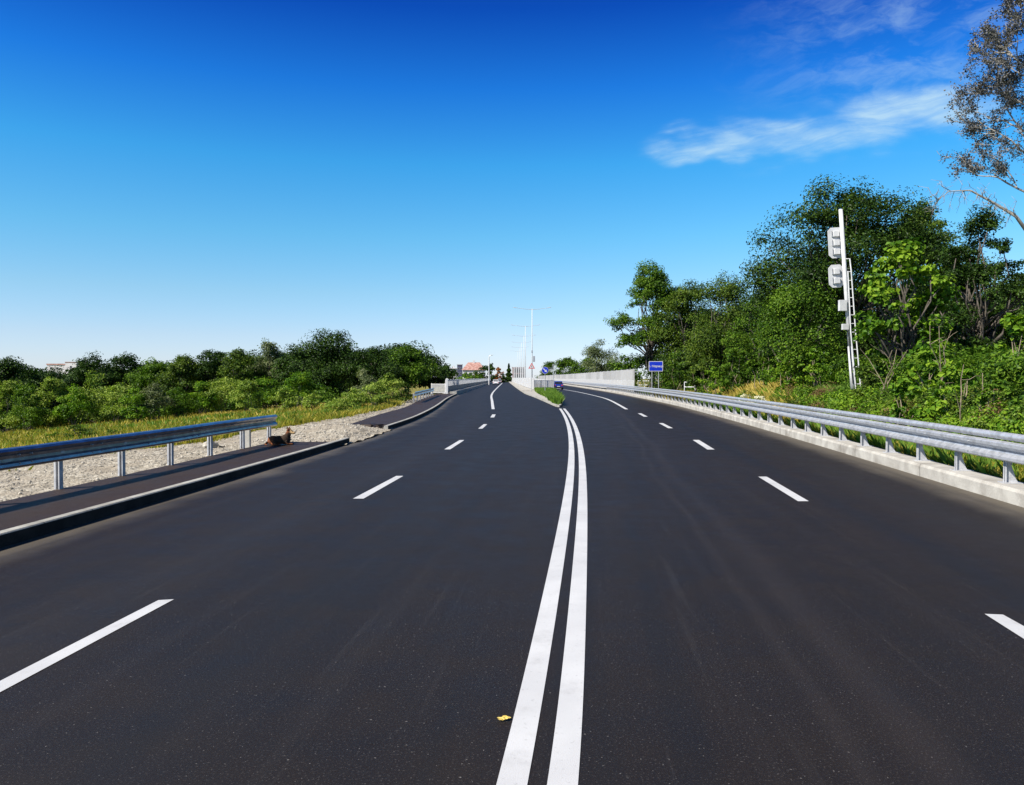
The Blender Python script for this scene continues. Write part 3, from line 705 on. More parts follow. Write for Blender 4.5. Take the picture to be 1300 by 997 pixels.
# ---- lighter shrubs in front of them
r1 = random.Random(4)
LS = [
 (-30, 497, 24, 76, L_pale, 'pale willow shrub cut by the left frame edge'), (10, 494, 25, 74, L_pale, 'leftmost whole willow shrub in the field'),
 (38, 499, 20, 72, L_mid, 'small mid green bush between two willows at far left'), (64, 490, 24, 76, L_pale, 'soft pale willow below the white far building'),
 (96, 500, 22, 71, L_light, 'bright rounded bush low in front of the second willow'), (122, 484, 26, 76, L_pale, 'taller pale willow left of the second guard rail post'),
 (150, 497, 22, 72, L_pale, 'grey green willow just above the second guard rail post'), (172, 503, 17, 69, L_light, 'small light bush right of the second guard rail post'),
 (196, 497, 20, 70, L_grey, 'silvery bush standing alone in the left shrub row'), (226, 502, 19, 72, L_mid, 'green bush right of the silvery bush'),
 (256, 494, 17, 73, L_light, 'bright upright bush above the fourth guard rail post'), (287, 490, 26, 74, L_pale, 'wide willow shrub in the middle of the shrub row'),
 (318, 493, 22, 70, L_pale, 'willow shrub above the end of the near guard rail'), (338, 489, 18, 75, L_light, 'fresh green bush beside the end of the near guard rail'),
 (362, 503, 16, 66, L_pale, 'low pale bush behind the dog'), (382, 482, 20, 70, L_light, 'pointed bright green young tree below the great oak'),
 (397, 510, 12, 58, L_pale, 'small conical yellow green bush at the end of the dirt track'),
]
for i, (px, top, hw, Y_, mt, lab) in enumerate(LS):
    tree('willow_shrub' if mt in (L_pale, L_grey) else 'bush', lab, 'shrub', px, top-9, hw*1.08, Y_, mt, cb=.02, nb=14, dens=5.5, seed=60+i, trunk=False, group='shrubs in front of the left trees', part='foliage', leaf=.17, sub=7, shape=1.3)
# ---- willows right by the far footway
NS = [
 (430, 506, 22, 50, L_pale, 'low yellow green willow nearest the gravel gap'), (452, 494, 20, 56, L_pale, 'spreading pale willow second from the gravel gap'),
 (462, 470, 17, 62, L_grey, 'tall slender grey green willow behind the row by the footway'), (476, 486, 18, 55, L_pale, 'middle willow of the row beside the far footway'),
 (494, 475, 15, 62, L_pale, 'tall pale willow top near the far footway'), (508, 485, 14, 66, L_warm, 'last olive bush before the short guard rail'),
]
for i, (px, top, hw, Y_, mt, lab) in enumerate(NS):
    tree('willow_shrub', lab, 'shrub', px, top, hw, Y_, mt, cb=.0, nb=16, dens=6, seed=90+i, trunk=False, group='willows beside the far footway', part='foliage', leaf=.14, sub=7, shape=1.4, ry=1.6, base=float(tz(at(px, 500, Y_).x, Y_))-.3)
def mass(name, label, cat, items, mt, leaf, dens, seed, flat=.8, spread=.35):
    """one undivided body of foliage: items (x,y,z,rx,ry,rz)"""
    n = int(dens*sum(math.pi*i[3]*i[5] for i in items)/(leaf*leaf*.45))
    P, Nn = crown_pts(items, n, seed, sub=8, spread=spread)
    v = leaves(P, Nn, np.full(len(P), leaf), seed+3, .6)
    return stuff(obj(name, npmesh(name, v, quads(len(v))), mt), label, cat)
rn = np.random.RandomState(77); items = []
for i in range(140):
    px = -120+(i % 70)*9.2+rn.uniform(-6, 6); Y_ = 100+rn.uniform(0, 20); p = at(px, 480, Y_); items.append((p.x, Y_, float(tz(p.x, Y_))+rn.uniform(1.8, 5.0), 3.2, 3, 2.8))
mass('woodland', 'dark mass of woodland filling in behind the left treeline', 'woodland', items, L_dark, .34, 6, 5)
items = []
for i in range(60):
    px = -80+i*8.3+rn.uniform(-4, 4); Y_ = 80+rn.uniform(-3, 5); p = at(px, 520, Y_); items.append((p.x, Y_, float(tz(p.x, Y_))+.7, 1.7, 1.6, 1.1+rn.uniform(-.3, .4)))
mass('undergrowth', 'mid green undergrowth between the willow shrubs of the left field', 'undergrowth', items, L_mid, .21, 4, 6)

# ---- distant trees near the bridge head
FT = [
 (592, 474, 12, 260, L_light, 'light green tree below the red roofed house', 'broadleaf_tree'), (604, 471, 9, 300, L_mid, 'green tree right of the red roofed house', 'broadleaf_tree'),
 (616, 465, 9, 320, L_dark, 'dark tree behind the small lamp on the left of the bridge', 'broadleaf_tree'), (624, 462, 6, 330, L_dark, 'narrow dark tree just right of the small left lamp', 'broadleaf_tree'),
 (632, 467, 6, 340, L_rust, 'rust orange tree beyond the white car', 'broadleaf_tree'), (638, 475, 6, 340, L_dark, 'low dark tree right of the rust orange one', 'broadleaf_tree'),
]
for i, (px, top, hw, Y_, mt, lab, nm) in enumerate(FT):
    tree(nm, lab, 'tree', px, top, hw, Y_, mt, cb=.1, nb=10, dens=6, seed=130+i, leaf=.75, base=-1.2, group='distant trees at the bridge head')
def spruce(px, top, hw, Y_, label, seed):
    T = at(px, top, Y_); root = thing('spruce_tree', label, 'tree', (T.x, Y_, -1)); h = T.z+1; r = np.random.RandomState(seed)
    n = 5000; t = r.rand(n)**.75; z = h*(.06+.94*t); R_ = hw*Y_/F*(1-t)**.9*(.72+.28*np.sin(z*3)); an = r.rand(n)*6.28; k = R_*r.rand(n)**.4
    P = np.stack([np.cos(an)*k, np.sin(an)*k, z], -1); N_ = np.stack([np.cos(an), np.sin(an), np.full(n, .6)], -1)
    v = leaves(P, N_, np.full(n, .7), seed, .4); obj('crown', npmesh('crown', v, quads(len(v))), L_dark, root)
    m_ = MB(); m_.tube([(0, 0, -.5), (0, 0, h*.95)], [.3, .05], 6); m_.build('trunk', M_bark, root)
spruce(646, 462, 7.5, 380, 'dark pointed spruce left of the striped building', 3)

# ---- right side trees
tree('broadleaf_tree', 'pale grey green round tree above the noise barrier', 'tree', 765, 433, 25, 178, L_grey, cb=.1, nb=20, dens=5, seed=201, leaf=.3, base=0)
FR = [(700, 460, 15, 430, L_mid, 'leftmost low tree over the noise barrier beside the arrow sign'), (720, 455, 19, 340, L_mid, 'second low green tree over the noise barrier'),
      (745, 454, 20, 255, L_mid, 'bushy green tree left of the pale round tree over the barrier'), (793, 453, 20, 165, L_mid, 'green bushy tree between the pale tree and the tall open tree'),
      (773, 462, 20, 190, L_dark, 'dark low tree at the foot of the pale round tree')]
for i, (px, top, hw, Y_, mt, lab) in enumerate(FR): tree('broadleaf_tree', lab, 'tree', px, top, hw, Y_, mt, cb=.0, nb=18, dens=8, seed=210+i, leaf=.55, base=-1.5, group='trees beyond the noise barrier', ry=2)
BT = dict(name='broadleaf_tree', cat='tree')
def bt(label, px, top, hw, Y_, mt, **k): return tree('broadleaf_tree', label, 'tree', px, top, hw, Y_, mt, **k)
bt('tall open tree with upswept limbs, leftmost of the big right hand trees', 828, 338, 45, 84, L_mid, cb=.08, nb=48, dens=7.5, seed=221, sub=7, spread=.3, leaf=.2, shell=.55, base=.2, blobk=(.2, .34), ry=3)
bt('dense olive tree right behind the blue river sign', 876, 362, 40, 80, L_warm, cb=.0, nb=34, dens=7, seed=222, leaf=.2, base=.2, ry=3)
bt('rounded olive tree between the blue river sign and the tallest tree', 920, 355, 46, 70, L_warm, cb=.02, nb=36, dens=7, seed=223, leaf=.17, base=.3, ry=3)
bt('short green tree filling the gap below the tallest right hand tree', 965, 378, 38, 60, L_mid, cb=.0, nb=26, dens=7, seed=224, leaf=.16, base=.5, ry=3)
bt('tallest dark tree behind the signal mast', 1075, 244, 114, 45, L_dark, cb=.12, nb=84, dens=9, seed=225, leaf=.15, sub=9, spread=.34, base=.8, ry=4, blobk=(.17, .3), shape=.6)
bt('dark tree leaning right beyond the signal mast', 1165, 262, 48, 47, L_warm, cb=.05, nb=36, dens=7, seed=226, leaf=.15, base=.8, blobk=(.2, .36), ry=3)
bt('lower green tree directly left of the signal mast', 1018, 362, 52, 40, L_mid, cb=.0, nb=34, dens=7, seed=227, leaf=.13, base=.9, ry=2.5)
bt('open dark tree with red brown bark near the right edge', 1245, 268, 58, 36, L_dark, cb=.05, nb=52, dens=5, seed=228, leaf=.12, sub=7, spread=.3, base=.9, blobk=(.16, .3))
bt('slim dark tree in the gap left of the open dark tree', 1205, 320, 28, 44, L_warm, cb=.05, nb=24, dens=5, seed=229, leaf=.13, base=.8)
tree('large_leaved_tree', 'bright yellow green tree with large leaves right of the signal mast', 'tree', 1148, 310, 58, 31, L_light, M_bark, cb=.05, nb=50, dens=5, seed=230, leaf=.21, sub=7, spread=.34, aspect=.85, base=1.0, ry=1.5, blobk=(.16, .28))
RS = [
 (858, 448, 20, 77, L_mid, .15, 'low green bush below the blue river sign'), (895, 452, 24, 62, L_warm, .15, 'olive bush left of the broken handrail'),
 (935, 440, 26, 52, L_mid, .13, 'mounded green bush behind the yellow grass'), (905, 466, 18, 52, L_light, .13, 'small fresh green bush right of the broken handrail'),
 (972, 432, 26, 46, L_mid, .12, 'climbing green bush left of the lower green tree'), (1000, 448, 26, 40, L_light, .12, 'light green bush below the tallest tree'),
 (1035, 440, 24, 38, L_light, .12, 'yellow green bush touching the left side of the signal mast'), (1110, 452, 24, 30, L_warm, .11, 'brownish olive bush right of the mast ladder'),
 (1182, 442, 26, 25, L_light, .17, 'bright broad leaved bush low in front of the large leaved tree'), (1150, 480, 24, 22, L_light, .16, 'bright bush close to the guard rail right of the mast'),
 (1212, 462, 28, 21, L_light, .16, 'bright green bush in the middle of the right hand verge'), (1250, 440, 34, 27, L_mid, .14, 'tall mid green bush near the right frame edge'),
 (1290, 402, 34, 24, L_light, .17, 'dense bush cut by the right frame edge'), (1270, 484, 30, 19, L_mid, .13, 'dark green leafy bush low by the rail at right edge'),
 (1340, 440, 45, 20, L_mid, .11, 'bush outside the right edge beside the rail'), (1215, 415, 22, 32, L_dark, .12, 'dark shrub at the foot of the open dark tree'),
]
for i, (px, top, hw, Y_, mt, lf, lab) in enumerate(RS):
    tree('bush', lab, 'shrub', px, top, hw, Y_, mt, cb=.0, nb=22, dens=4.6, seed=260+i, trunk=False, part='foliage', leaf=lf*1.15, shell=.62, spread=.28, blobk=(.18, .34), sub=7, aspect=.75 if lf > .14 and Y_ < 40 else .6, group='bushes of the right hand verge', bark=M_stick)
items = []
for i in range(90):
    px = 850+i*5.4+rn.uniform(-10, 10); Y_ = np.interp(px, [850, 960, 1080, 1200, 1330], [80, 53, 35, 26, 21])+rn.uniform(0, 7); p = at(px, 480, Y_)
    if p.x < XR(Y_)+2.2: continue
    items.append((p.x, Y_, float(tz(p.x, Y_))+rn.uniform(.2, .9), 1.1, .9, .9))
mass('undergrowth', 'mid green undergrowth between the bushes of the right hand bank', 'undergrowth', items, L_mid, .12, 4.5, 9)
items = []
for i in range(60):
    px = 850+i*8.2+rn.uniform(-6, 6); Y_ = np.interp(px, [800, 960, 1330], [85, 70, 52])+rn.uniform(0, 14); p = at(px, 480, Y_)
    items.append((p.x, Y_, float(tz(p.x, Y_))+rn.uniform(1.5, 3.5), 2.8, 2.2, 2.4))
for i in range(46):
    px = rn.uniform(862, 1240); Y_ = np.interp(px, [860, 960, 1240], [88, 78, 62])+rn.uniform(0, 8); p = at(px, 480, Y_); items.append((p.x, Y_, rn.uniform(3, np.interp(px, [860, 940, 980, 1240], [8, 8.5, 11, 11.5])), 2.4, 2.0, 2.2))
for i in range(30):
    px = rn.uniform(1185, 1330); Y_ = rn.uniform(44, 52); p = at(px, 480, Y_); items.append((p.x, Y_, rn.uniform(2, 7.2), 1.7, 1.5, 1.5))
mass('woodland', 'dark mass of woodland behind the right hand trees', 'woodland', items, L_dark, .22, 4, 10)

# ---- sparse pale tree at the right edge: real branching, few small leaves
def branching(name, label, base, tips_dir, L0, r0, depth, seed, mt_b, mt_l, lsize, nleaf, trunkpts=None, spread=.55, minr=.007):
    rnd = random.Random(seed); root = thing(name, label, 'tree', base); m_ = MB(); tw = []
    def grow(p, d, L, r_, k):
        q = p; pts = [Vector(p)]; dd = d.copy(); n = 4
        for i in range(n):
            dd = (dd+Vector((rnd.gauss(0, 1), rnd.gauss(0, 1), rnd.gauss(0, 1)+.25))*.13).normalized(); q = q+dd*L/n; pts.append(q.copy())
        m_.tube(pts, [max(minr, r_*(1-.45*i/n)) for i in range(n+1)], 6 if r_ > .04 else 4, cap=False)
        if k <= 2: tw.append(pts)
        if k == 0: return
        nchild = 3 if k > 1 else 4
        for c in range(nchild):
            t = rnd.uniform(.35, 1.0) if c else 1.0; i = min(n, int(t*n)); s = pts[i]
            v = Vector((rnd.gauss(0, 1), rnd.gauss(0, 1), rnd.gauss(0, 1))); v -= dd*v.dot(dd); v.normalize()
            nd = (dd+v*rnd.uniform(.5, 1.0)*spread*1.5).normalized()
            grow(s, nd, L*rnd.uniform(.58, .8), r_*.58, k-1)
    for (p, d, L, r_, k) in tips_dir: grow(Vector(p), Vector(d).normalized(), L, r_, k)
    if trunkpts:
        m_.tube([p for p, _ in trunkpts], [r_ for _, r_ in trunkpts], 10)
    m_.build('branches', mt_b, root, smooth=True)
    rr_ = np.random.RandomState(seed); P = []
    for pts in tw:
        for j in range(nleaf):
            i = rr_.randint(0, len(pts)-1); t = rr_.rand(); p = pts[i].lerp(pts[i+1], t); P.append([p.x+rr_.randn()*.07, p.y+rr_.randn()*.07, p.z+rr_.randn()*.07])
    P = np.array(P); v = leaves(P, np.tile([[0, -.2, .6]], (len(P), 1)), np.full(len(P), lsize), seed, .75)
    obj('foliage', npmesh('foliage', v, quads(len(v))), mt_l, root); return root
Yt = 26.0
def rel(px, py, dy=0): p = at(px, py, Yt+dy); return p-Vector((at(1316, 480, Yt).x, Yt, .9))
base = Vector((at(1316, 480, Yt).x, Yt, .9))
tp = [(rel(1316, 540), .26), (rel(1311, 400), .22), (rel(1308, 300), .17), (rel(1320, 200), .12), (rel(1324, 90), .08), (rel(1320, -20), .05)]
starts = []
rq = random.Random(12)
for py, L, r_, k, dxy in ((250, 1.5, .05, 4, (-1, .1, .5)), (215, 1.5, .05, 4, (-.9, -.3, .6)), (180, 1.5, .05, 4, (-.9, .3, .7)), (150, 1.4, .05, 4, (-.8, 0, .6)), (120, 1.4, .045, 4, (-.8, -.4, .8)),
                        (90, 1.3, .045, 4, (-.75, .3, .8)), (60, 1.2, .04, 4, (-.6, 0, .9)), (30, 1.0, .035, 4, (-.5, .2, 1)), (200, 1.3, .045, 4, (.2, -1, .5)), (120, 1.2, .04, 4, (.5, .6, .6)), (40, 1.0, .04, 4, (.3, -.6, .8)), (140, 1.6, .05, 4, (.9, .1, .6)), (0, 1.0, .04, 4, (-.1, .2, 1))):
    starts.append((rel(1318, py), dxy, L*.93, r_*.8, k))
branching('sparse_tree', 'tall pale barked tree with thin grey foliage leaning in from the right edge', base, starts, 1, 1, 4, 31, M_barkp, L_spr, .07, 14, tp, spread=.5)
# the low arching bare limb belongs to the same tree: built as its own part
root = [o for o in bpy.data.objects if o.name.startswith('sparse_tree')][0]
m_ = MB(); arch = [rel(1308, 300), rel(1290, 275), rel(1262, 258), rel(1232, 242), rel(1205, 243), rel(1188, 256)]
m_.tube(arch, [.065, .052, .04, .028, .016, .008], 7); rq = random.Random(5)
for i in range(46):
    k = rq.uniform(1, 4.99); a_ = arch[int(k)].lerp(arch[int(k)+1], k-int(k)); d = Vector((rq.uniform(-1, .3), rq.uniform(-.6, .6), rq.uniform(-1, .8))).normalized()*rq.uniform(.25, .8)
    pts = limb(m_, a_, a_+d, .012, .004, rq, 4, .3, 3)
    for j in range(2): limb(m_, pts[2], pts[2]+Vector((rq.uniform(-1, .5), rq.uniform(-.5, .5), rq.uniform(-1, .6)))*.3, .006, .003, rq, 3, .3, 2)
m_.build('bare_limb', M_barkp, root, smooth=True)
# dead branches showing in front of the leafy tree
def deadwood(px, py, Y_, n, seed, label, L=1.2):
    p = at(px, py, Y_); zb = float(tz(p.x, Y_)); m_ = MB(); rq = random.Random(seed)
    for i in range(n):
        a_ = Vector((rq.uniform(-.4, .4), rq.uniform(-.2, .2), -.05 if i % 2 else .3)); b_ = Vector((rq.uniform(-1, 1)*L, rq.uniform(-.3, .3), p.z-zb+rq.uniform(-.3, .5)*L))
        pts = limb(m_, a_, b_, .018, .008, rq, 5, .15, 4)
        for j in range(2): q = pts[rq.randint(1, 3)]; limb(m_, q, q+Vector((rq.uniform(-.6, .6), rq.uniform(-.2, .2), rq.uniform(0, .6))), .01, .004, rq, 4, .2, 3)
    o = m_.build('dead_branch', M_stick); o.location = (p.x, Y_, zb); tag(o, label, 'branch', 'bare dead branches in the bushes')
deadwood(1130, 448, 27.5, 4, 1, 'tangle of pale dead branches right of the mast ladder', 1.0)
deadwood(1190, 420, 23.5, 3, 2, 'pale broken branch standing up through the bright bush', .4)
deadwood(1232, 468, 19.5, 2, 3, 'pale fallen branch low in the bush near the right edge', .5)

# ------------------------------------------------------------ grasses and weeds
def blades(P, h, wid, seed, lean=.35):
    r = np.random.RandomState(seed); n = len(P); an = r.rand(n)*6.28; u = np.stack([np.cos(an), np.sin(an), np.zeros(n)], -1)
    ln = r.randn(n, 3)*lean; ln[:, 2] = 0; hh = np.asarray(h).reshape(-1, 1); w_ = np.asarray(wid).reshape(-1, 1); up = np.array([0, 0, 1.])
    v = np.stack([P-u*w_, P+u*w_, P+up*hh*.6+ln*hh*.35+u*w_*.7, P+up*hh+ln*hh*.95], 1); return v.reshape(-1, 3)
def grass(name, label, P, h, w_, mt, seed, cat='grass', lean=.35):
    v = blades(P, h, w_, seed, lean); return stuff(obj(name, npmesh(name, v, quads(len(v))), mt), label, cat)
def tuft(centres, k, sp, seed):
    r = np.random.RandomState(seed); c = np.repeat(centres, k, 0); c = c+np.concatenate([r.randn(len(c), 2)*sp, np.zeros((len(c), 1))], 1); c[:, 2] = tz(c[:, 0], c[:, 1])-.02; return c
r = np.random.RandomState(11)
# left field
n = 9000; y = 10+r.rand(n)**.75*72; x = XG(np.minimum(y, 89))-.1-r.rand(n)**1.5*(4+.62*y); c = np.stack([x, y, x*0], -1)
pat = wob(x, y, .22)+.25*r.randn(n)
c1_, c2_, c3_ = c[pat > .1], c[(pat <= .1) & (pat > -.42)], c[pat <= -.42]
for cc, mt, nm, lb in ((c3_, G_green, 'green_grass', 'patches of fresh green grass in the left field'), (c1_, G_yel, 'dry_grass', 'dry yellow grass over the left field'), (c2_, G_mix, 'field_grass', 'green and yellow grass over the left field')):
    P = tuft(cc, 7, .28, 3); d = P[:, 1]; hh = np.random.RandomState(1).uniform(.12, .42, len(P)); 
    grass(nm, lb, P, hh*np.clip(.6+(XG(np.minimum(d, 89))-P[:, 0])*.15, .5, 1.1), .006+.0006*d, mt, 4)
# weeds at the lip of the gravel
n = 700; y = 12+r.rand(n)*50; x = XG(np.minimum(y, 89))+r.randn(n)*.25; P = tuft(np.stack([x, y, x*0], -1), 9, .1, 8)
grass('roadside_weeds', 'green weeds along the edge of the gravel shoulder', P, r.uniform(.1, .4, len(P)), .007+.0004*P[:, 1], G_mix, 9, 'weeds')
# island
n = 2600; y = 56.5+r.rand(n)*60; f = r.rand(n); x = (XM1(y)+MW(y)+.08)*(1-f)+(XM2(y)-.2)*f; P = np.repeat(np.stack([x, y, x*0+.1], -1), 6, 0); P[:, :2] += r.randn(len(P), 2)*.09
stuff(obj('median_grass', npmesh('median_grass', *(lambda v: (v, quads(len(v))))(blades(P, r.uniform(.25, .62, len(P)), np.full(len(P), .035), 5))), G_green), 'bright green grass on the median island', 'grass')
# right verge
n = 7000; y = 6+r.rand(n)**.8*82; x = XR(y)+.95+r.rand(n)**1.2*5.2; P = tuft(np.stack([x, y, x*0], -1), 8, .14, 12)
grass('verge_grass', 'green weeds and grass on the bank behind the right guard rail', P, r.uniform(.18, .62, len(P)), .007+.0005*P[:, 1], G_green, 13)
n = 2600; px = r.uniform(835, 1010, n); yy_ = np.interp(px, [835, 900, 960, 1010], [74, 60, 46, 36])+r.uniform(-7, 8, n); x = (px-650)/F*yy_; k = x > XR(yy_)+.7
P = tuft(np.stack([x, yy_, x*0], -1)[k], 9, .2, 14)
grass('dry_grass', 'tall yellow dry grass behind the right guard rail near the river sign', P, r.uniform(.3, .8, len(P)), .008+.0005*P[:, 1], G_yel, 15)
n = 1600; y = 8+r.rand(n)*24; x = XR(y)+.85+r.rand(n)*1.4; P = tuft(np.stack([x, y, x*0], -1), 8, .12, 17)
grass('dry_grass', 'short yellowing grass visible beneath the near right guard rail', P, r.uniform(.12, .42, len(P)), .007+.0004*P[:, 1], G_mix, 18)
# taller weeds on the bank: leafy
items = []
for i in range(150):
    px = rn.uniform(930, 1330); Y_ = np.interp(px, [930, 1080, 1200, 1330], [46, 28, 21, 16.5])+rn.uniform(-1.5, 3); p = at(px, 500, Y_)
    if p.x < XR(Y_)+.9: continue
    items.append((p.x, Y_, float(tz(p.x, Y_))+.25, .5, .45, .5))
mass('leafy_weeds', 'leafy green weeds crowding up to the right guard rail', 'weeds', items[::2], L_light, .095, 3.4, 21)
mass('leafy_weeds', 'darker leafy weeds between the bright ones by the right guard rail', 'weeds', items[1::3], L_warm, .08, 4, 22)
mass('dry_weeds', 'brown dry weeds scattered along the right bank', 'weeds', items[2::9], L_brown, .06, 3, 23)
items = [(at(955, 497, 40).x+rn.uniform(-.7, .7), 40+rn.uniform(-.5, .5), float(tz(at(955, 497, 40).x, 40))+rn.uniform(.5, 1.0), .28, .28, .18) for i in range(16)]
Pq, Nq = crown_pts(items, 2600, 5); v = leaves(Pq, Nq, np.full(len(Pq), .06), 4, .9)
fb = thing('flowering_bush', 'cream flowering bush standing in the grass behind the right guard rail', 'shrub', (at(955, 497, 40).x, 40, float(tz(at(955, 497, 40).x, 40))))
shift_child(fb, obj('flowers', npmesh('flowers', v, quads(len(v))), G_flower))
Pq, Nq = crown_pts([(i[0], i[1], i[2]-.22, .35, .35, .3) for i in items], 2600, 6); v = leaves(Pq, Nq, np.full(len(Pq), .08), 5, .6); shift_child(fb, obj('foliage', npmesh('foliage', v, quads(len(v))), L_light))
# bush in the middle of the left field
for i, (px, top, hw, Y_, mt, lab) in enumerate([(98, 540, 26, 38, L_warm, 'olive bush in the field just above the first guard rail post'), (140, 546, 18, 36, L_warm, 'darker leafy bush in the field right of the olive one'), (68, 550, 12, 40, L_mid, 'small green bush in the field left of the olive one')]):
    tree('bush', lab, 'shrub', px, top, hw, Y_, mt, cb=0, nb=12, dens=3.2, seed=300+i, trunk=False, part='foliage', leaf=.09, group='low bushes in the left field')

# ------------------------------------------------------------ signal mast with ladder
Ym = 32.0
mbse = at(1083.5, 489, Ym); mroot = thing('signal_mast', 'white railway signal mast with two plate heads and a ladder, leaning slightly left', 'signal mast', mbse)
def mp(px, py, dy=0): p = at(px, py, Ym); return p-mbse+Vector((0, dy, 0))
mb = MB(); mb.tube([mp(1083.8, 500), mp(1079.5, 440), ], [.115, .105], 14); mb.tube([mp(1079.5, 440), mp(1073.5, 360), mp(1067.2, 266)], [.095, .085, .078], 14)
mb.build('pole', M_white, mroot, smooth=True)
def chplate(cx, cy, wpx, hpx, nl, dy):
    hw_, hh_ = wpx*Ym/F/2, hpx*Ym/F/2; c = .13; poly = [(-hw_+c, -hh_), (hw_-c, -hh_), (hw_, -hh_+c), (hw_, hh_-c), (hw_-c, hh_), (-hw_+c, hh_), (-hw_, hh_-c), (-hw_, -hh_+c)]
    o = MB().prism(poly, -.012, .012).build('back_plate', M_white, mroot, bevel=.004); o.location = mp(cx, cy, dy); o.rotation_euler = (0, R(-3.5), 0)
    for i in range(nl):
        z = (i-(nl-1)/2)*2*hh_/(nl+.45); q = MB().box(-.11, .13, -.10, -.014, z-.12, z+.12).build('lamp_housing', M_white, o, bevel=.02)
        MB().box(-.17, -.10, -.06, -.0145, z-.12, z-.08).box(-.165, -.145, -.05, -.0145, z-.11, z+.13).build('bracket', M_grey, q)
chplate(1063.3, 307.6, 19.5, 39, 3, .17); chplate(1063.6, 350, 19, 29, 2, .17)
MB().box(-.19, .12, -.05, .1, -.22, .22).build('relay_box', M_white, mroot, bevel=.015, loc=mp(1069, 388.5, -.16))
MB().box(-.14, .12, -.05, .1, -.12, .12).build('relay_box', M_offw, mroot, bevel=.015, loc=mp(1071.5, 415.5, -.16))
mb = MB(); mb.tube([mp(1072, 419, -.13), mp(1075.5, 424, -.14), mp(1077.5, 450, -.13), mp(1081, 487, -.13)], .018, 6); mb.build('cable', M_black, mroot)
lad = MB(); lad.tube([mp(1071, 329, -.02), mp(1077, 329.5, -.14), mp(1078, 345, -.2), mp(1083.5, 420, -.2), mp(1090, 492, -.2)], .028, 6)
lad.tube([mp(1074.5, 345, -.15), mp(1077.6, 420, -.18), mp(1083.8, 494, -.2)], .028, 6); 
lo = lad.build('ladder', M_white, mroot)
for i in range(14):
    py = 346+i*10.9; xa = np.interp(py, [345, 420, 492], [1074.8, 1077.6, 1083.6]); xb = np.interp(py, [345, 420, 492], [1078, 1083.5, 1090])
    MB().tube([mp(xa, py, -.17), mp(xb, py, -.2)], .017, 6).build('rung', M_white, lo)

# ------------------------------------------------------------ signs
def text_mesh(body, size, ext=.004):
    cu = bpy.data.curves.new('lettering', 'FONT'); cu.body = body; cu.size = size; cu.align_x = 'CENTER'; cu.align_y = 'CENTER'; cu.extrude = ext; cu.offset = size*.012
    o = bpy.data.objects.new('t', cu); C.objects.link(o); dg = bpy.context.evaluated_depsgraph_get(); me = bpy.data.meshes.new_from_object(o.evaluated_get(dg)); bpy.data.objects.remove(o); return me
def rrect(hw_, hh_, r_, n=5):
    out = []
    for cx, cy, a0 in ((hw_-r_, hh_-r_, 0), (-hw_+r_, hh_-r_, 90), (-hw_+r_, -hh_+r_, 180), (hw_-r_, -hh_+r_, 270)):
        for i in range(n+1): t = R(a0+90*i/n); out.append((cx+r_*math.cos(t), cy+r_*math.sin(t)))
    return out
Ys = 72.0; sc = at(832.6, 465.2, Ys); zb = float(tz(sc.x, Ys))
s_ = thing('river_sign', 'blue rectangular road sign with white border naming a river', 'road sign', (sc.x, Ys, zb), R(-4)); zc = sc.z-zb
hw_, hh_ = .64, .46
MB().prism(rrect(hw_, hh_, .06), 0, .02).build('border', M_white, s_, loc=(0, 0, zc))
MB().prism(rrect(hw_-.045, hh_-.045, .04), -.004, -.001).build('panel', M_blue, s_, loc=(0, 0, zc))
o = obj('lettering', text_mesh('р. Марица', .275), M_white, s_, (0, -.010, zc)); o.rotation_euler = (math.pi/2, 0, 0)
for xx in (-.34, .26): MB().tube([(xx, .05, -.2), (xx, .05, zc+.45)], .035, 8).build('post', M_grey, s_)
# keep right sign on the island
Yk = 86.0; sc = at(692, 470.3, Yk); s_ = thing('arrow_sign', 'round blue sign with a white arrow pointing down right on the grass island', 'road sign', (sc.x, Yk, .1)); zc = sc.z-.1
def disc(r_, y0, y1, n=36): return MB().prism([(r_*math.cos(2*math.pi*i/n), r_*math.sin(2*math.pi*i/n)) for i in range(n)], y0, y1)
rk = 4.4*Yk/F
disc(rk, 0, .02).build('rim', M_white, s_, loc=(0, 0, zc)); disc(rk*.93, -.004, -.001).build('disc', M_blue, s_, loc=(0, 0, zc))
ar = [(-.05, .27), (.05, .27), (.05, -.05), (.16, -.05), (0, -.27), (-.16, -.05), (-.05, -.05)]; ar = [(x_*rk/.36, z_*rk/.36) for x_, z_ in ar]
o = MB().prism(ar, -.009, -.006).build('arrow', M_white, s_, loc=(0, 0, zc)); o.rotation_euler = (0, R(-45), 0)
MB().tube([(0, .05, -.1), (0, .05, zc+.2)], .035, 8).build('post', M_grey, s_)
# triangular warning sign
Yw = 106.0; sc = at(675, 465.5, Yw); s_ = thing('warning_sign', 'white triangular warning sign with a red border on a thin grey pole in the median', 'road sign', (sc.x, Yw, .1)); zc = sc.z-.1
def tri(r_, y0, y1): return MB().prism([(r_*math.sin(R(a0)), r_*math.cos(R(a0))-.02) for a0 in (0, 120, 240)], y0, y1)
tri(.52, 0, .02).build('border', M_red, s_, loc=(0, 0, zc)); tri(.34, -.004, -.001).build('panel', M_white, s_, loc=(0, 0, zc))
MB().box(-.03, .03, -.012, -.006, -.10, .14).build('symbol', M_black, s_, loc=(0, 0, zc)); MB().tube([(0, .05, -.1), (0, .05, zc+.4)], .035, 8).build('post', M_grey, s_)

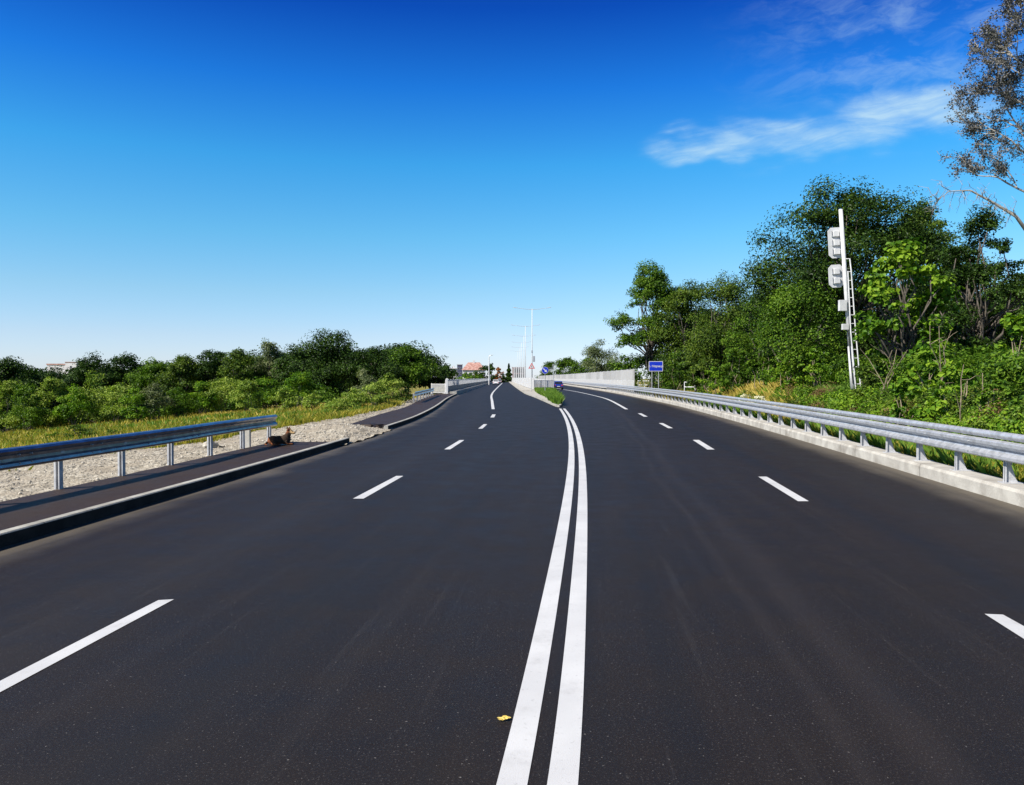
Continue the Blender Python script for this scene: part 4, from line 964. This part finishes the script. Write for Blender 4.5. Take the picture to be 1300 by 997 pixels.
# ------------------------------------------------------------ noise barrier and handrails
WX = lambda y: np.interp(y, [98, 160, 239, 440], [15.15, 16.0, 16.7, 14.2])
wroot = thing('noise_barrier', 'long off white ribbed noise barrier along the right bridge', 'noise barrier', (15.15, 98, 0))
P = [(float(WX(y)), float(y)) for y in np.linspace(98, 440, 58)]
M_bar, tb_, bb_ = mat('barrier panel', .7); oi_ = tb_.new('ShaderNodeObjectInfo'); nb_ = tb_.noise(geo(tb_), 1.5, 5)
tb_.put(bb_.inputs['Base Color'], tb_.mix(tb_.m('ADD', tb_.m('MULTIPLY', oi_.outputs['Random'], .5), tb_.m('MULTIPLY', nb_, .5)), (.27, .27, .265), (.46, .46, .45)))
ribs = []
for i, (a_, b_) in enumerate(zip(P, P[1:])):
    a3, b3 = Vector((*a_, 0)), Vector((*b_, 0)); d = b3-a3; Mx = Matrix.Translation(a3-Vector((15.15, 98, 0))) @ Matrix.Rotation(math.atan2(d.y, d.x), 4, 'Z'); m_ = MB()
    m_.box(.06, d.length-.06, -.04, .04, .2, 3.08, Mx)
    k = .25
    while k < d.length-.2: m_.box(k, k+.22, .04, .17, .25, 3.05, Mx); k += .55 if i < 30 else .9
    m_.build('panel', M_bar, wroot); MB().box(-.055, .055, -.09, .11, 0, 3.14, Mx).build('post', M_galvd, wroot)
def handrail(label, P, h, zs, z0, grp):
    root = thing('handrail', label, 'handrail', (P[0][0], P[0][1], z0), group=grp); org = Vector(root.location); P = [Vector((p[0], p[1], z0)) for p in P]
    for zz in zs: MB().tube([p+Vector((0, 0, zz))-org for p in P], .045, 8).build('rail', M_white, root)
    L = (P[-1]-P[0]).length; n = max(1, int(L/1.1))
    for i in range(n+1): c = P[0].lerp(P[-1], i/n)-org; MB().tube([c-Vector((0, 0, .1)), c+Vector((0, 0, h))], .04, 8).build('post', M_white, root)
def hp(px, Y_): return ((px-650)/F*Y_, Y_)
handrail('white tubular handrail at the near end of the noise barrier', [hp(810, 93), hp(836, 89.5)], 1.45, (1.43, .95), .22, 'white handrails behind the guard rail')
handrail('short white handrail half hidden in the yellow grass right of the river sign', [hp(869, 70), hp(882.5, 68.5)], 1.15, (1.12, .7), .5, 'white handrails behind the guard rail')
bar_fence('parapet_fence', 'white low bar fence in front of the noise barrier', [(float(XR(y))+.95, y) for y in (92, 130, 190, 250, 400)], 1.5, .2, .3, 4, bw=.03)

# ------------------------------------------------------------ street lamps
def lamp(px, Y_, label, h=13.6, extra=False):
    x = (px-650)/F*Y_; root = thing('street_lamp', label, 'street lamp', (x, Y_, .2), group='twin arm street lamps along the median')
    MB().tube([(0, 0, 0), (0, 0, h*.5), (0, 0, h)], [.09, .075, .055], 10).build('pole', M_white, root, smooth=True)
    MB().tube([(0, 0, -.02), (0, 0, .7)], .19, 10).build('base_sleeve', M_offw, root)
    for s in (-1, 1):
        a_ = MB().tube([(0, 0, h-.12), (s*1.2, 0, h-.05), (s*2.6, 0, h+.15)], [.045, .038, .03], 6).build('arm', M_offw, root)
        MB().tube([(s*2.5, 0, h+.12), (s*2.9, 0, h+.2), (s*3.35, 0, h+.28)], [.03, .055, .03], 8).build('lamp_head', M_offw, a_)
    if extra:
        MB().tube([(.15, 0, 5.4), (.45, 0, 5.4)], .03, 6).build('bracket', M_grey, root); MB().box(.15, .5, -.16, .16, 4.6, 5.6).build('camera_box', M_grey, root, bevel=.05)
        MB().box(-.12, .12, -.2, .05, 6.2, 6.6).build('loudspeaker', M_grey, root, bevel=.03)
lamp(675.5, 137, 'nearest and tallest twin arm street lamp on the median with a camera on its pole', 13.8, True)
for px, Y_, lb in ((667, 179, 'second twin arm street lamp along the median'), (665, 221, 'third twin arm street lamp along the median'), (662, 263, 'fourth twin arm street lamp along the median'), (660, 305, 'fifth twin arm street lamp along the median'), (657.5, 347, 'sixth and farthest twin arm street lamp along the median')): lamp(px, Y_, lb)
x = (620.8-650)/F*230; r0 = thing('street_lamp', 'single short street lamp outside the left bridge fence', 'street lamp', (x, 230, .1))
MB().tube([(0, 0, -.5), (0, 0, 8.2)], [.17, .12], 8).build('pole', M_white, r0); MB().tube([(0, 0, 8.15), (.5, 0, 8.5), (1.1, 0, 8.6)], [.06, .1, .12], 6).build('lamp_head', M_grey, r0)
x = (701.5-650)/F*190; r0 = thing('street_lamp', 'thin post with a lantern rising in front of the trees beyond the noise barrier', 'street lamp', (x+.2, 190, 0))
MB().tube([(0, 0, -.5), (0, 0, 5.0)], [.1, .07], 8).build('pole', M_grey, r0); MB().box(-.25, .25, -.2, .2, 5.0, 5.25).build('lamp_head', M_grey, r0)

# ------------------------------------------------------------ houses
def windows(root, xs, zs, w_, h_, y, fr=M_white):
    for xx in xs:
        for zz in zs:
            f_ = MB().box(xx-w_/2-.08, xx+w_/2+.08, y-.06, y-.01, zz-.08, zz+h_+.08).build('window', fr, root); MB().box(xx-w_/2, xx+w_/2, y-.08, y-.065, zz, zz+h_).build('pane', M_glass, f_)
def house(px, Y_, wpx, eave, ridge, label, roof=M_roofr, wall=M_wallw, name='house', dep=9, hip=.45, nw=4):
    c = at(px, 480, Y_); W = wpx*Y_/F; ze = H+(480-eave)*Y_/F; zr = H+(480-ridge)*Y_/F; root = thing(name, label, 'house', (c.x, Y_, -2))
    ze += 2; zr += 2
    MB().box(-W/2, W/2, 0, dep, 0, ze).build('wall', wall, root)
    o_ = .5; k = W*hip/2
    vs = [(-W/2-o_, -o_, ze+.02), (W/2+o_, -o_, ze+.02), (W/2+o_, dep+o_, ze+.02), (-W/2-o_, dep+o_, ze+.02), (-W/2+k, dep/2, zr), (W/2-k, dep/2, zr)]
    rf = MB().add(vs, [(0, 1, 5, 4), (1, 2, 5), (2, 3, 4, 5), (3, 0, 4), (3, 2, 1, 0)]).build('roof', roof, root)
    MB().box(-.4, .4, dep/2-.4, dep/2+.4, zr-1.2, zr+.9).build('chimney', wall, rf)
    n = nw; windows(root, [(-.5+(i+.5)/n)*W for i in range(n)], [ze-2.4, ze-5.4], 1.2, 1.4, 0)
    return root
house(601, 330, 27, 470, 460, 'white house with a broad red and white roof left of the road', nw=4)
house(575, 360, 11, 468, 467, 'flat cream building left of the dark block', roof=M_wallw, nw=2)
b_ = thing('tower_block', 'small dark blue block between the cream building and the red roofed house', 'building', (at(583.5, 480, 340).x, 340, -2))
MB().box(-1.05, 1.05, 0, 3, 0, 9.6).build('wall', mottled('dark blue cladding', (.02, .025, .06), (.04, .045, .09), .5, .6), b_); MB().box(-1.2, 1.2, -.15, 3.15, 9.6, 9.9).build('roof', M_grey, b_)
windows(b_, (-.5, .5), (7.6, 5.4), .5, .9, 0, M_grey)
# striped apartment block straight ahead
b_ = thing('apartment_block', 'pale block with white pilasters, dark bays and pink panels at the end of the road', 'building', (at(658, 480, 470).x, 470, -1)); W = 16*.47; hb = 1+H+(480-466.5)*.47
MB().box(-W/2, W/2, 0, 8, 0, hb).build('wall', M_pink, b_)
for i in range(7):
    xx = -W/2+W*i/6; MB().box(xx-.32, xx+.32, -.5, 0-.003, 0, hb+(.4 if i % 2 == 0 else .1)).build('pilaster', M_white, b_)
windows(b_, [-W/2+W*(i+.5)/6 for i in range(1, 6)], [hb-3.2, hb-6.6], .55, 2.4, 0, M_grey)
MB().box(-W/2-.2, W/2+.2, -.2, 8.2, hb, hb+.12).build('roof', M_grey, b_)
# far white apartment building above the left trees
b_ = thing('apartment_building', 'white far building with red trim showing above the left treeline', 'building', (at(79, 480, 420).x, 420, -4)); hb = 4+H+(480-461.5)*.42
MB().box(-8, 6, 0, 10, 0, hb-.8).build('wall', M_wallw, b_); MB().box(2, 8.2, -.6, 9, 0, hb+.5).build('stair_tower', M_wallw, b_)
MB().box(-8.3, 2-.05, -.25, 10.2, hb-.8, hb-.15).build('roof', M_roofr, b_); MB().box(1.8, 8.4, -.8, 9.2, hb+.5, hb+.8).build('roof', M_roofr, b_)
windows(b_, [-6, -2.5], [hb-3, hb-6], 1.0, .9, 0); windows(b_, [5], [hb-2.4, hb-5.4], 1.0, 1.0, -.6)

# ------------------------------------------------------------ cars
def car(label, loc, paint, rz=0, tail=True, scale=1.0):
    root = thing('parked_car' if False else 'car', label, 'car', loc, rz); root.scale = (scale,)*3
    hw_ = .84
    secs = [(-2.0, .42, .78, .80, None), (-1.95, .30, .92, .83, None), (-1.6, .22, .98, hw_, None), (-.6, .2, .95, hw_, None), (.6, .2, .93, hw_, None), (1.2, .22, .90, .83, None), (1.85, .28, .80, .78, None), (2.0, .38, .66, .70, None)]
    vs = []; fs = []
    for (y, z0, z1, w_, _) in secs: vs += [(-w_*.92, y, z0), (-w_, y, (z0+z1)/2), (-w_*.94, y, z1), (w_*.94, y, z1), (w_, y, (z0+z1)/2), (w_*.92, y, z0)]
    for i in range(len(secs)-1):
        for k in range(6): fs.append((i*6+k, i*6+(k+1) % 6, i*6+6+(k+1) % 6, i*6+6+k))
    fs += [tuple(range(6)), tuple((len(secs)-1)*6+k for k in range(5, -1, -1))]
    MB().add(vs, fs).build('body', paint, root, bevel=.02, smooth=True)
    cab = [(-1.88, .93), (-1.62, 1.42), (-1.3, 1.48), (.1, 1.48), (.95, .90)]
    vs = []
    for (y, z) in cab: t = (z-.9)/.58; ww = .79-.16*t; vs += [(-ww, y, z), (ww, y, z)]
    n = len(cab); fs = [(2*i, 2*i+1, 2*i+3, 2*i+2) for i in range(n-1)]+[tuple(2*i for i in range(n)), tuple(2*i+1 for i in range(n-1, -1, -1)), (0, 1, 2*n-1, 2*n-2)]
    cb_ = MB().add(vs, fs).build('cabin', paint, root, bevel=.015)
    def pane(a_): MB().add(a_, [(0, 1, 2, 3)]).build('window', M_glass, cb_)
    pane([(-.68, -1.875, .99), (.68, -1.875, .99), (.6, -1.665, 1.36), (-.6, -1.665, 1.36)]); pane([(.62, .22, 1.42), (-.62, .22, 1.42), (-.72, .86, .98), (.72, .86, .98)])
    for s in (-1, 1):
        pane([(s*.788, -1.5, .97), (s*.788, .6, .97), (s*.665, .1, 1.40), (s*.665, -1.3, 1.40)])
        MB().box(s*.62-.14, s*.62+.14, -2.015, -1.93, .66, .84).build('tail_light', M_red, root, bevel=.01); MB().box(s*.6-.14, s*.6+.14, 1.93, 2.02, .54, .66).build('headlight', M_glass, root, bevel=.01)
        MB().box(s*.86, s*1.0 if s > 0 else s*.86, .55, .68, .93, 1.06).build('mirror', paint, root) if s > 0 else MB().box(-1.0, -.86, .55, .68, .93, 1.06).build('mirror', paint, root)
        for y in (-1.3, 1.3):
            wh = MB().tube([(s*.66, y, .31), (s*.86, y, .31)], .31, 18).build('wheel', M_black, root); MB().tube([(s*.862, y, .31), (s*.875, y, .31)], .19, 12).build('rim', M_galv, wh)
    MB().box(-.26, .26, -2.02, -2.0, .5, .61).build('number_plate', M_white, root); MB().box(-.75, .75, -2.03, -1.9, .3, .46).build('bumper', M_black, root, bevel=.02)
    return root
P_blue = mottled('blue car paint', (.01, .035, .22), (.012, .04, .26), 1, .25, .2); P_white = mottled('white car paint', (.70, .70, .70), (.76, .76, .76), 1, .3)
P_sil = mottled('silver car paint', (.45, .46, .48), (.5, .51, .53), 1, .3, .5)
car('small blue hatchback driving away on the right carriageway', ((708.5-650)/F*138, 138, 0), P_blue, R(-1), scale=.97)
car('white car driving on the left lane near the start of the bridge', ((629.5-650)/F*225, 225, 0), P_white, R(1.5))
car('silver car farther off beside the white car, near the vanishing point', ((634-650)/F*300, 300, 0), P_sil, R(1.5))
car('most distant pale car on the bridge left of the median', ((642.5-650)/F*400, 400, 0), P_white, R(1.5))

# ------------------------------------------------------------ dog
def ellipsoid(bm, c, r_, rot=None):
    M_ = Matrix.Translation(c) @ (rot or Matrix.Identity(4)) @ Matrix.Diagonal((*r_, 1)); bmesh.ops.create_icosphere(bm, subdivisions=3, radius=1, matrix=M_)
def cone(bm, a_, b_, r0, r1):
    a_, b_ = Vector(a_), Vector(b_); d = b_-a_; M_ = Matrix.Translation((a_+b_)/2) @ d.to_track_quat('Z', 'Y').to_matrix().to_4x4()
    bmesh.ops.create_cone(bm, cap_ends=True, segments=14, radius1=r0, radius2=r1, depth=d.length, matrix=M_)
def build_dog():
    dxy = G(357, 565, .15); root = thing('dog', 'brown and black dog lying at the guard rail end with its head up', 'dog', (dxy[0]-.02, dxy[1]+.02, .15), R(8))
    bm = bmesh.new()
    ellipsoid(bm, (-.20, 0, .13), (.155, .13, .125)); ellipsoid(bm, (-.04, 0, .135), (.20, .115, .12)); ellipsoid(bm, (.13, 0, .15), (.14, .115, .14)); ellipsoid(bm, (.19, 0, .21), (.08, .08, .09))
    cone(bm, (.16, 0, .20), (.225, 0, .34), .095, .072)                                          # neck
    ellipsoid(bm, (.245, -.01, .365), (.085, .075, .072)); cone(bm, (.28, -.03, .352), (.375, -.065, .325), .054, .034); ellipsoid(bm, (.372, -.063, .328), (.036, .032, .029))   # skull, muzzle
    for s in (-1, 1):
        cone(bm, (.225+s*.012, s*.052-.01, .405), (.215+s*.02, s*.068-.01, .505), .038, .008)                            # ears
        cone(bm, (.16, s*.08, .11), (.20, s*.085, .03), .045, .032); cone(bm, (.18, s*.085, .03), (.30, s*.06, .027), .034, .027); ellipsoid(bm, (.31, s*.06, .026), (.038, .03, .024))  # forelegs
        ellipsoid(bm, (-.20, s*.10, .10), (.12, .055, .095)); cone(bm, (-.13, s*.13, .06), (-.23, s*.15, .03), .036, .026); cone(bm, (-.23, s*.15, .028), (-.06, s*.155, .022), .026, .02); ellipsoid(bm, (-.05, s*.155, .022), (.036, .025, .02))
    cone(bm, (-.33, 0, .09), (-.40, -.10, .03), .035, .026); cone(bm, (-.40, -.10, .03), (-.33, -.24, .02), .026, .010)      # tail
    me = bpy.data.meshes.new('body'); bm.to_mesh(me); bm.free(); o = bpy.data.objects.new('tmp', me); C.objects.link(o)
    md = o.modifiers.new('r', 'REMESH'); md.mode = 'VOXEL'; md.voxel_size = .0085; sm = o.modifiers.new('s', 'SMOOTH'); sm.iterations = 4; sm.factor = .5
    dg = bpy.context.evaluated_depsgraph_get(); m2 = bpy.data.meshes.new_from_object(o.evaluated_get(dg)); bpy.data.objects.remove(o)
    for p in m2.polygons: p.use_smooth = True
    m, t, bs = mat('dog fur', .85, 0, .2); tcn = t.new('ShaderNodeTexCoord'); s = t.new('ShaderNodeSeparateXYZ'); t.link(tcn.outputs['Object'], s.inputs[0]); ox = tcn.outputs['Object']
    nn = t.m('MULTIPLY', t.m('SUBTRACT', t.noise(ox, 14, 4), .5), .09); fine = t.noise(ox, 90, 3)
    x_, z_ = t.m('ADD', s.outputs[0], nn), t.m('ADD', s.outputs[2], nn)
    rust = t.mix(fine, (.09, .028, .012), (.22, .08, .03)); blk = t.mix(fine, (.012, .009, .007), (.05, .03, .018)); tan = t.mix(fine, (.34, .21, .09), (.52, .37, .19))
    saddle = t.m('MULTIPLY', t.m('MULTIPLY', t.mapr(x_, -.22, -.13), t.mapr(z_, .03, .09)), t.mapr(z_, .36, .30)); c = t.mix(saddle, rust, blk)
    face = t.m('MULTIPLY', t.mapr(x_, .235, .27), t.mapr(z_, .27, .31)); c = t.mix(face, c, tan)
    neckt = t.m('MULTIPLY', t.mapr(z_, .425, .455), 1.0); c = t.mix(neckt, c, t.mix(fine, (.05, .02, .012), (.12, .05, .02)))
    t.put(bs.inputs['Base Color'], c); bump(t, bs, t.noise(ox, 130, 3), .6, .01)
    obj('body', m2, m, root)
    for s in (-1, 1): MB().tube([(.295-s*.012, -.04+s*.042, .388), (.306-s*.012, -.046+s*.046, .389)], .011, 8).build('eye', M_black, root, smooth=True)
    bm = bmesh.new(); ellipsoid(bm, (.404, -.076, .336), (.016, .017, .013)); mn = bpy.data.meshes.new('nose'); bm.to_mesh(mn); bm.free(); obj('nose', mn, M_black, root)
build_dog()

# ------------------------------------------------------------ fallen leaf on the road
lx, ly = G(639.5, 914.5); prof = []
for i in range(40):
    t = 2*math.pi*i/40; rr_ = .034*(1+.20*math.cos(2*t)+.10*math.cos(5*t)+.05*math.sin(9*t)); prof.append((rr_*math.cos(t), rr_*math.sin(t)*.85))
vs = [(0, 0, .004)]+[(x_, y_, .006+.008*abs(math.sin(math.atan2(y_, x_)*1.5))) for x_, y_ in prof]
vs2 = [(0, 0, .005)]+[(x_*.5, y_*.5, .009+.003*math.sin(i*1.1)) for i, (x_, y_) in enumerate(prof)]
V = [vs[0]]+vs2[1:]+vs[1:]; n = 40; fs = [(0, 1+i, 1+(i+1) % n) for i in range(n)]+[(1+i, 1+n+i, 1+n+(i+1) % n, 1+(i+1) % n) for i in range(n)]
lf_ = thing('fallen_leaf', 'small yellow fallen leaf on the asphalt left of the double line', 'leaf', (lx, ly, .003), .3)
MB().add(V, fs).build('blade', mottled('yellow leaf', (.45, .30, .04), (.75, .58, .16), 60, .6, fine=160), lf_); MB().tube([(0, -.02, .009), (.002, -.005, .012), (0, .02, .009)], .0018, 5).build('stalk', mottled('leaf stalk', (.16, .07, .02), (.25, .12, .03), 60), lf_)
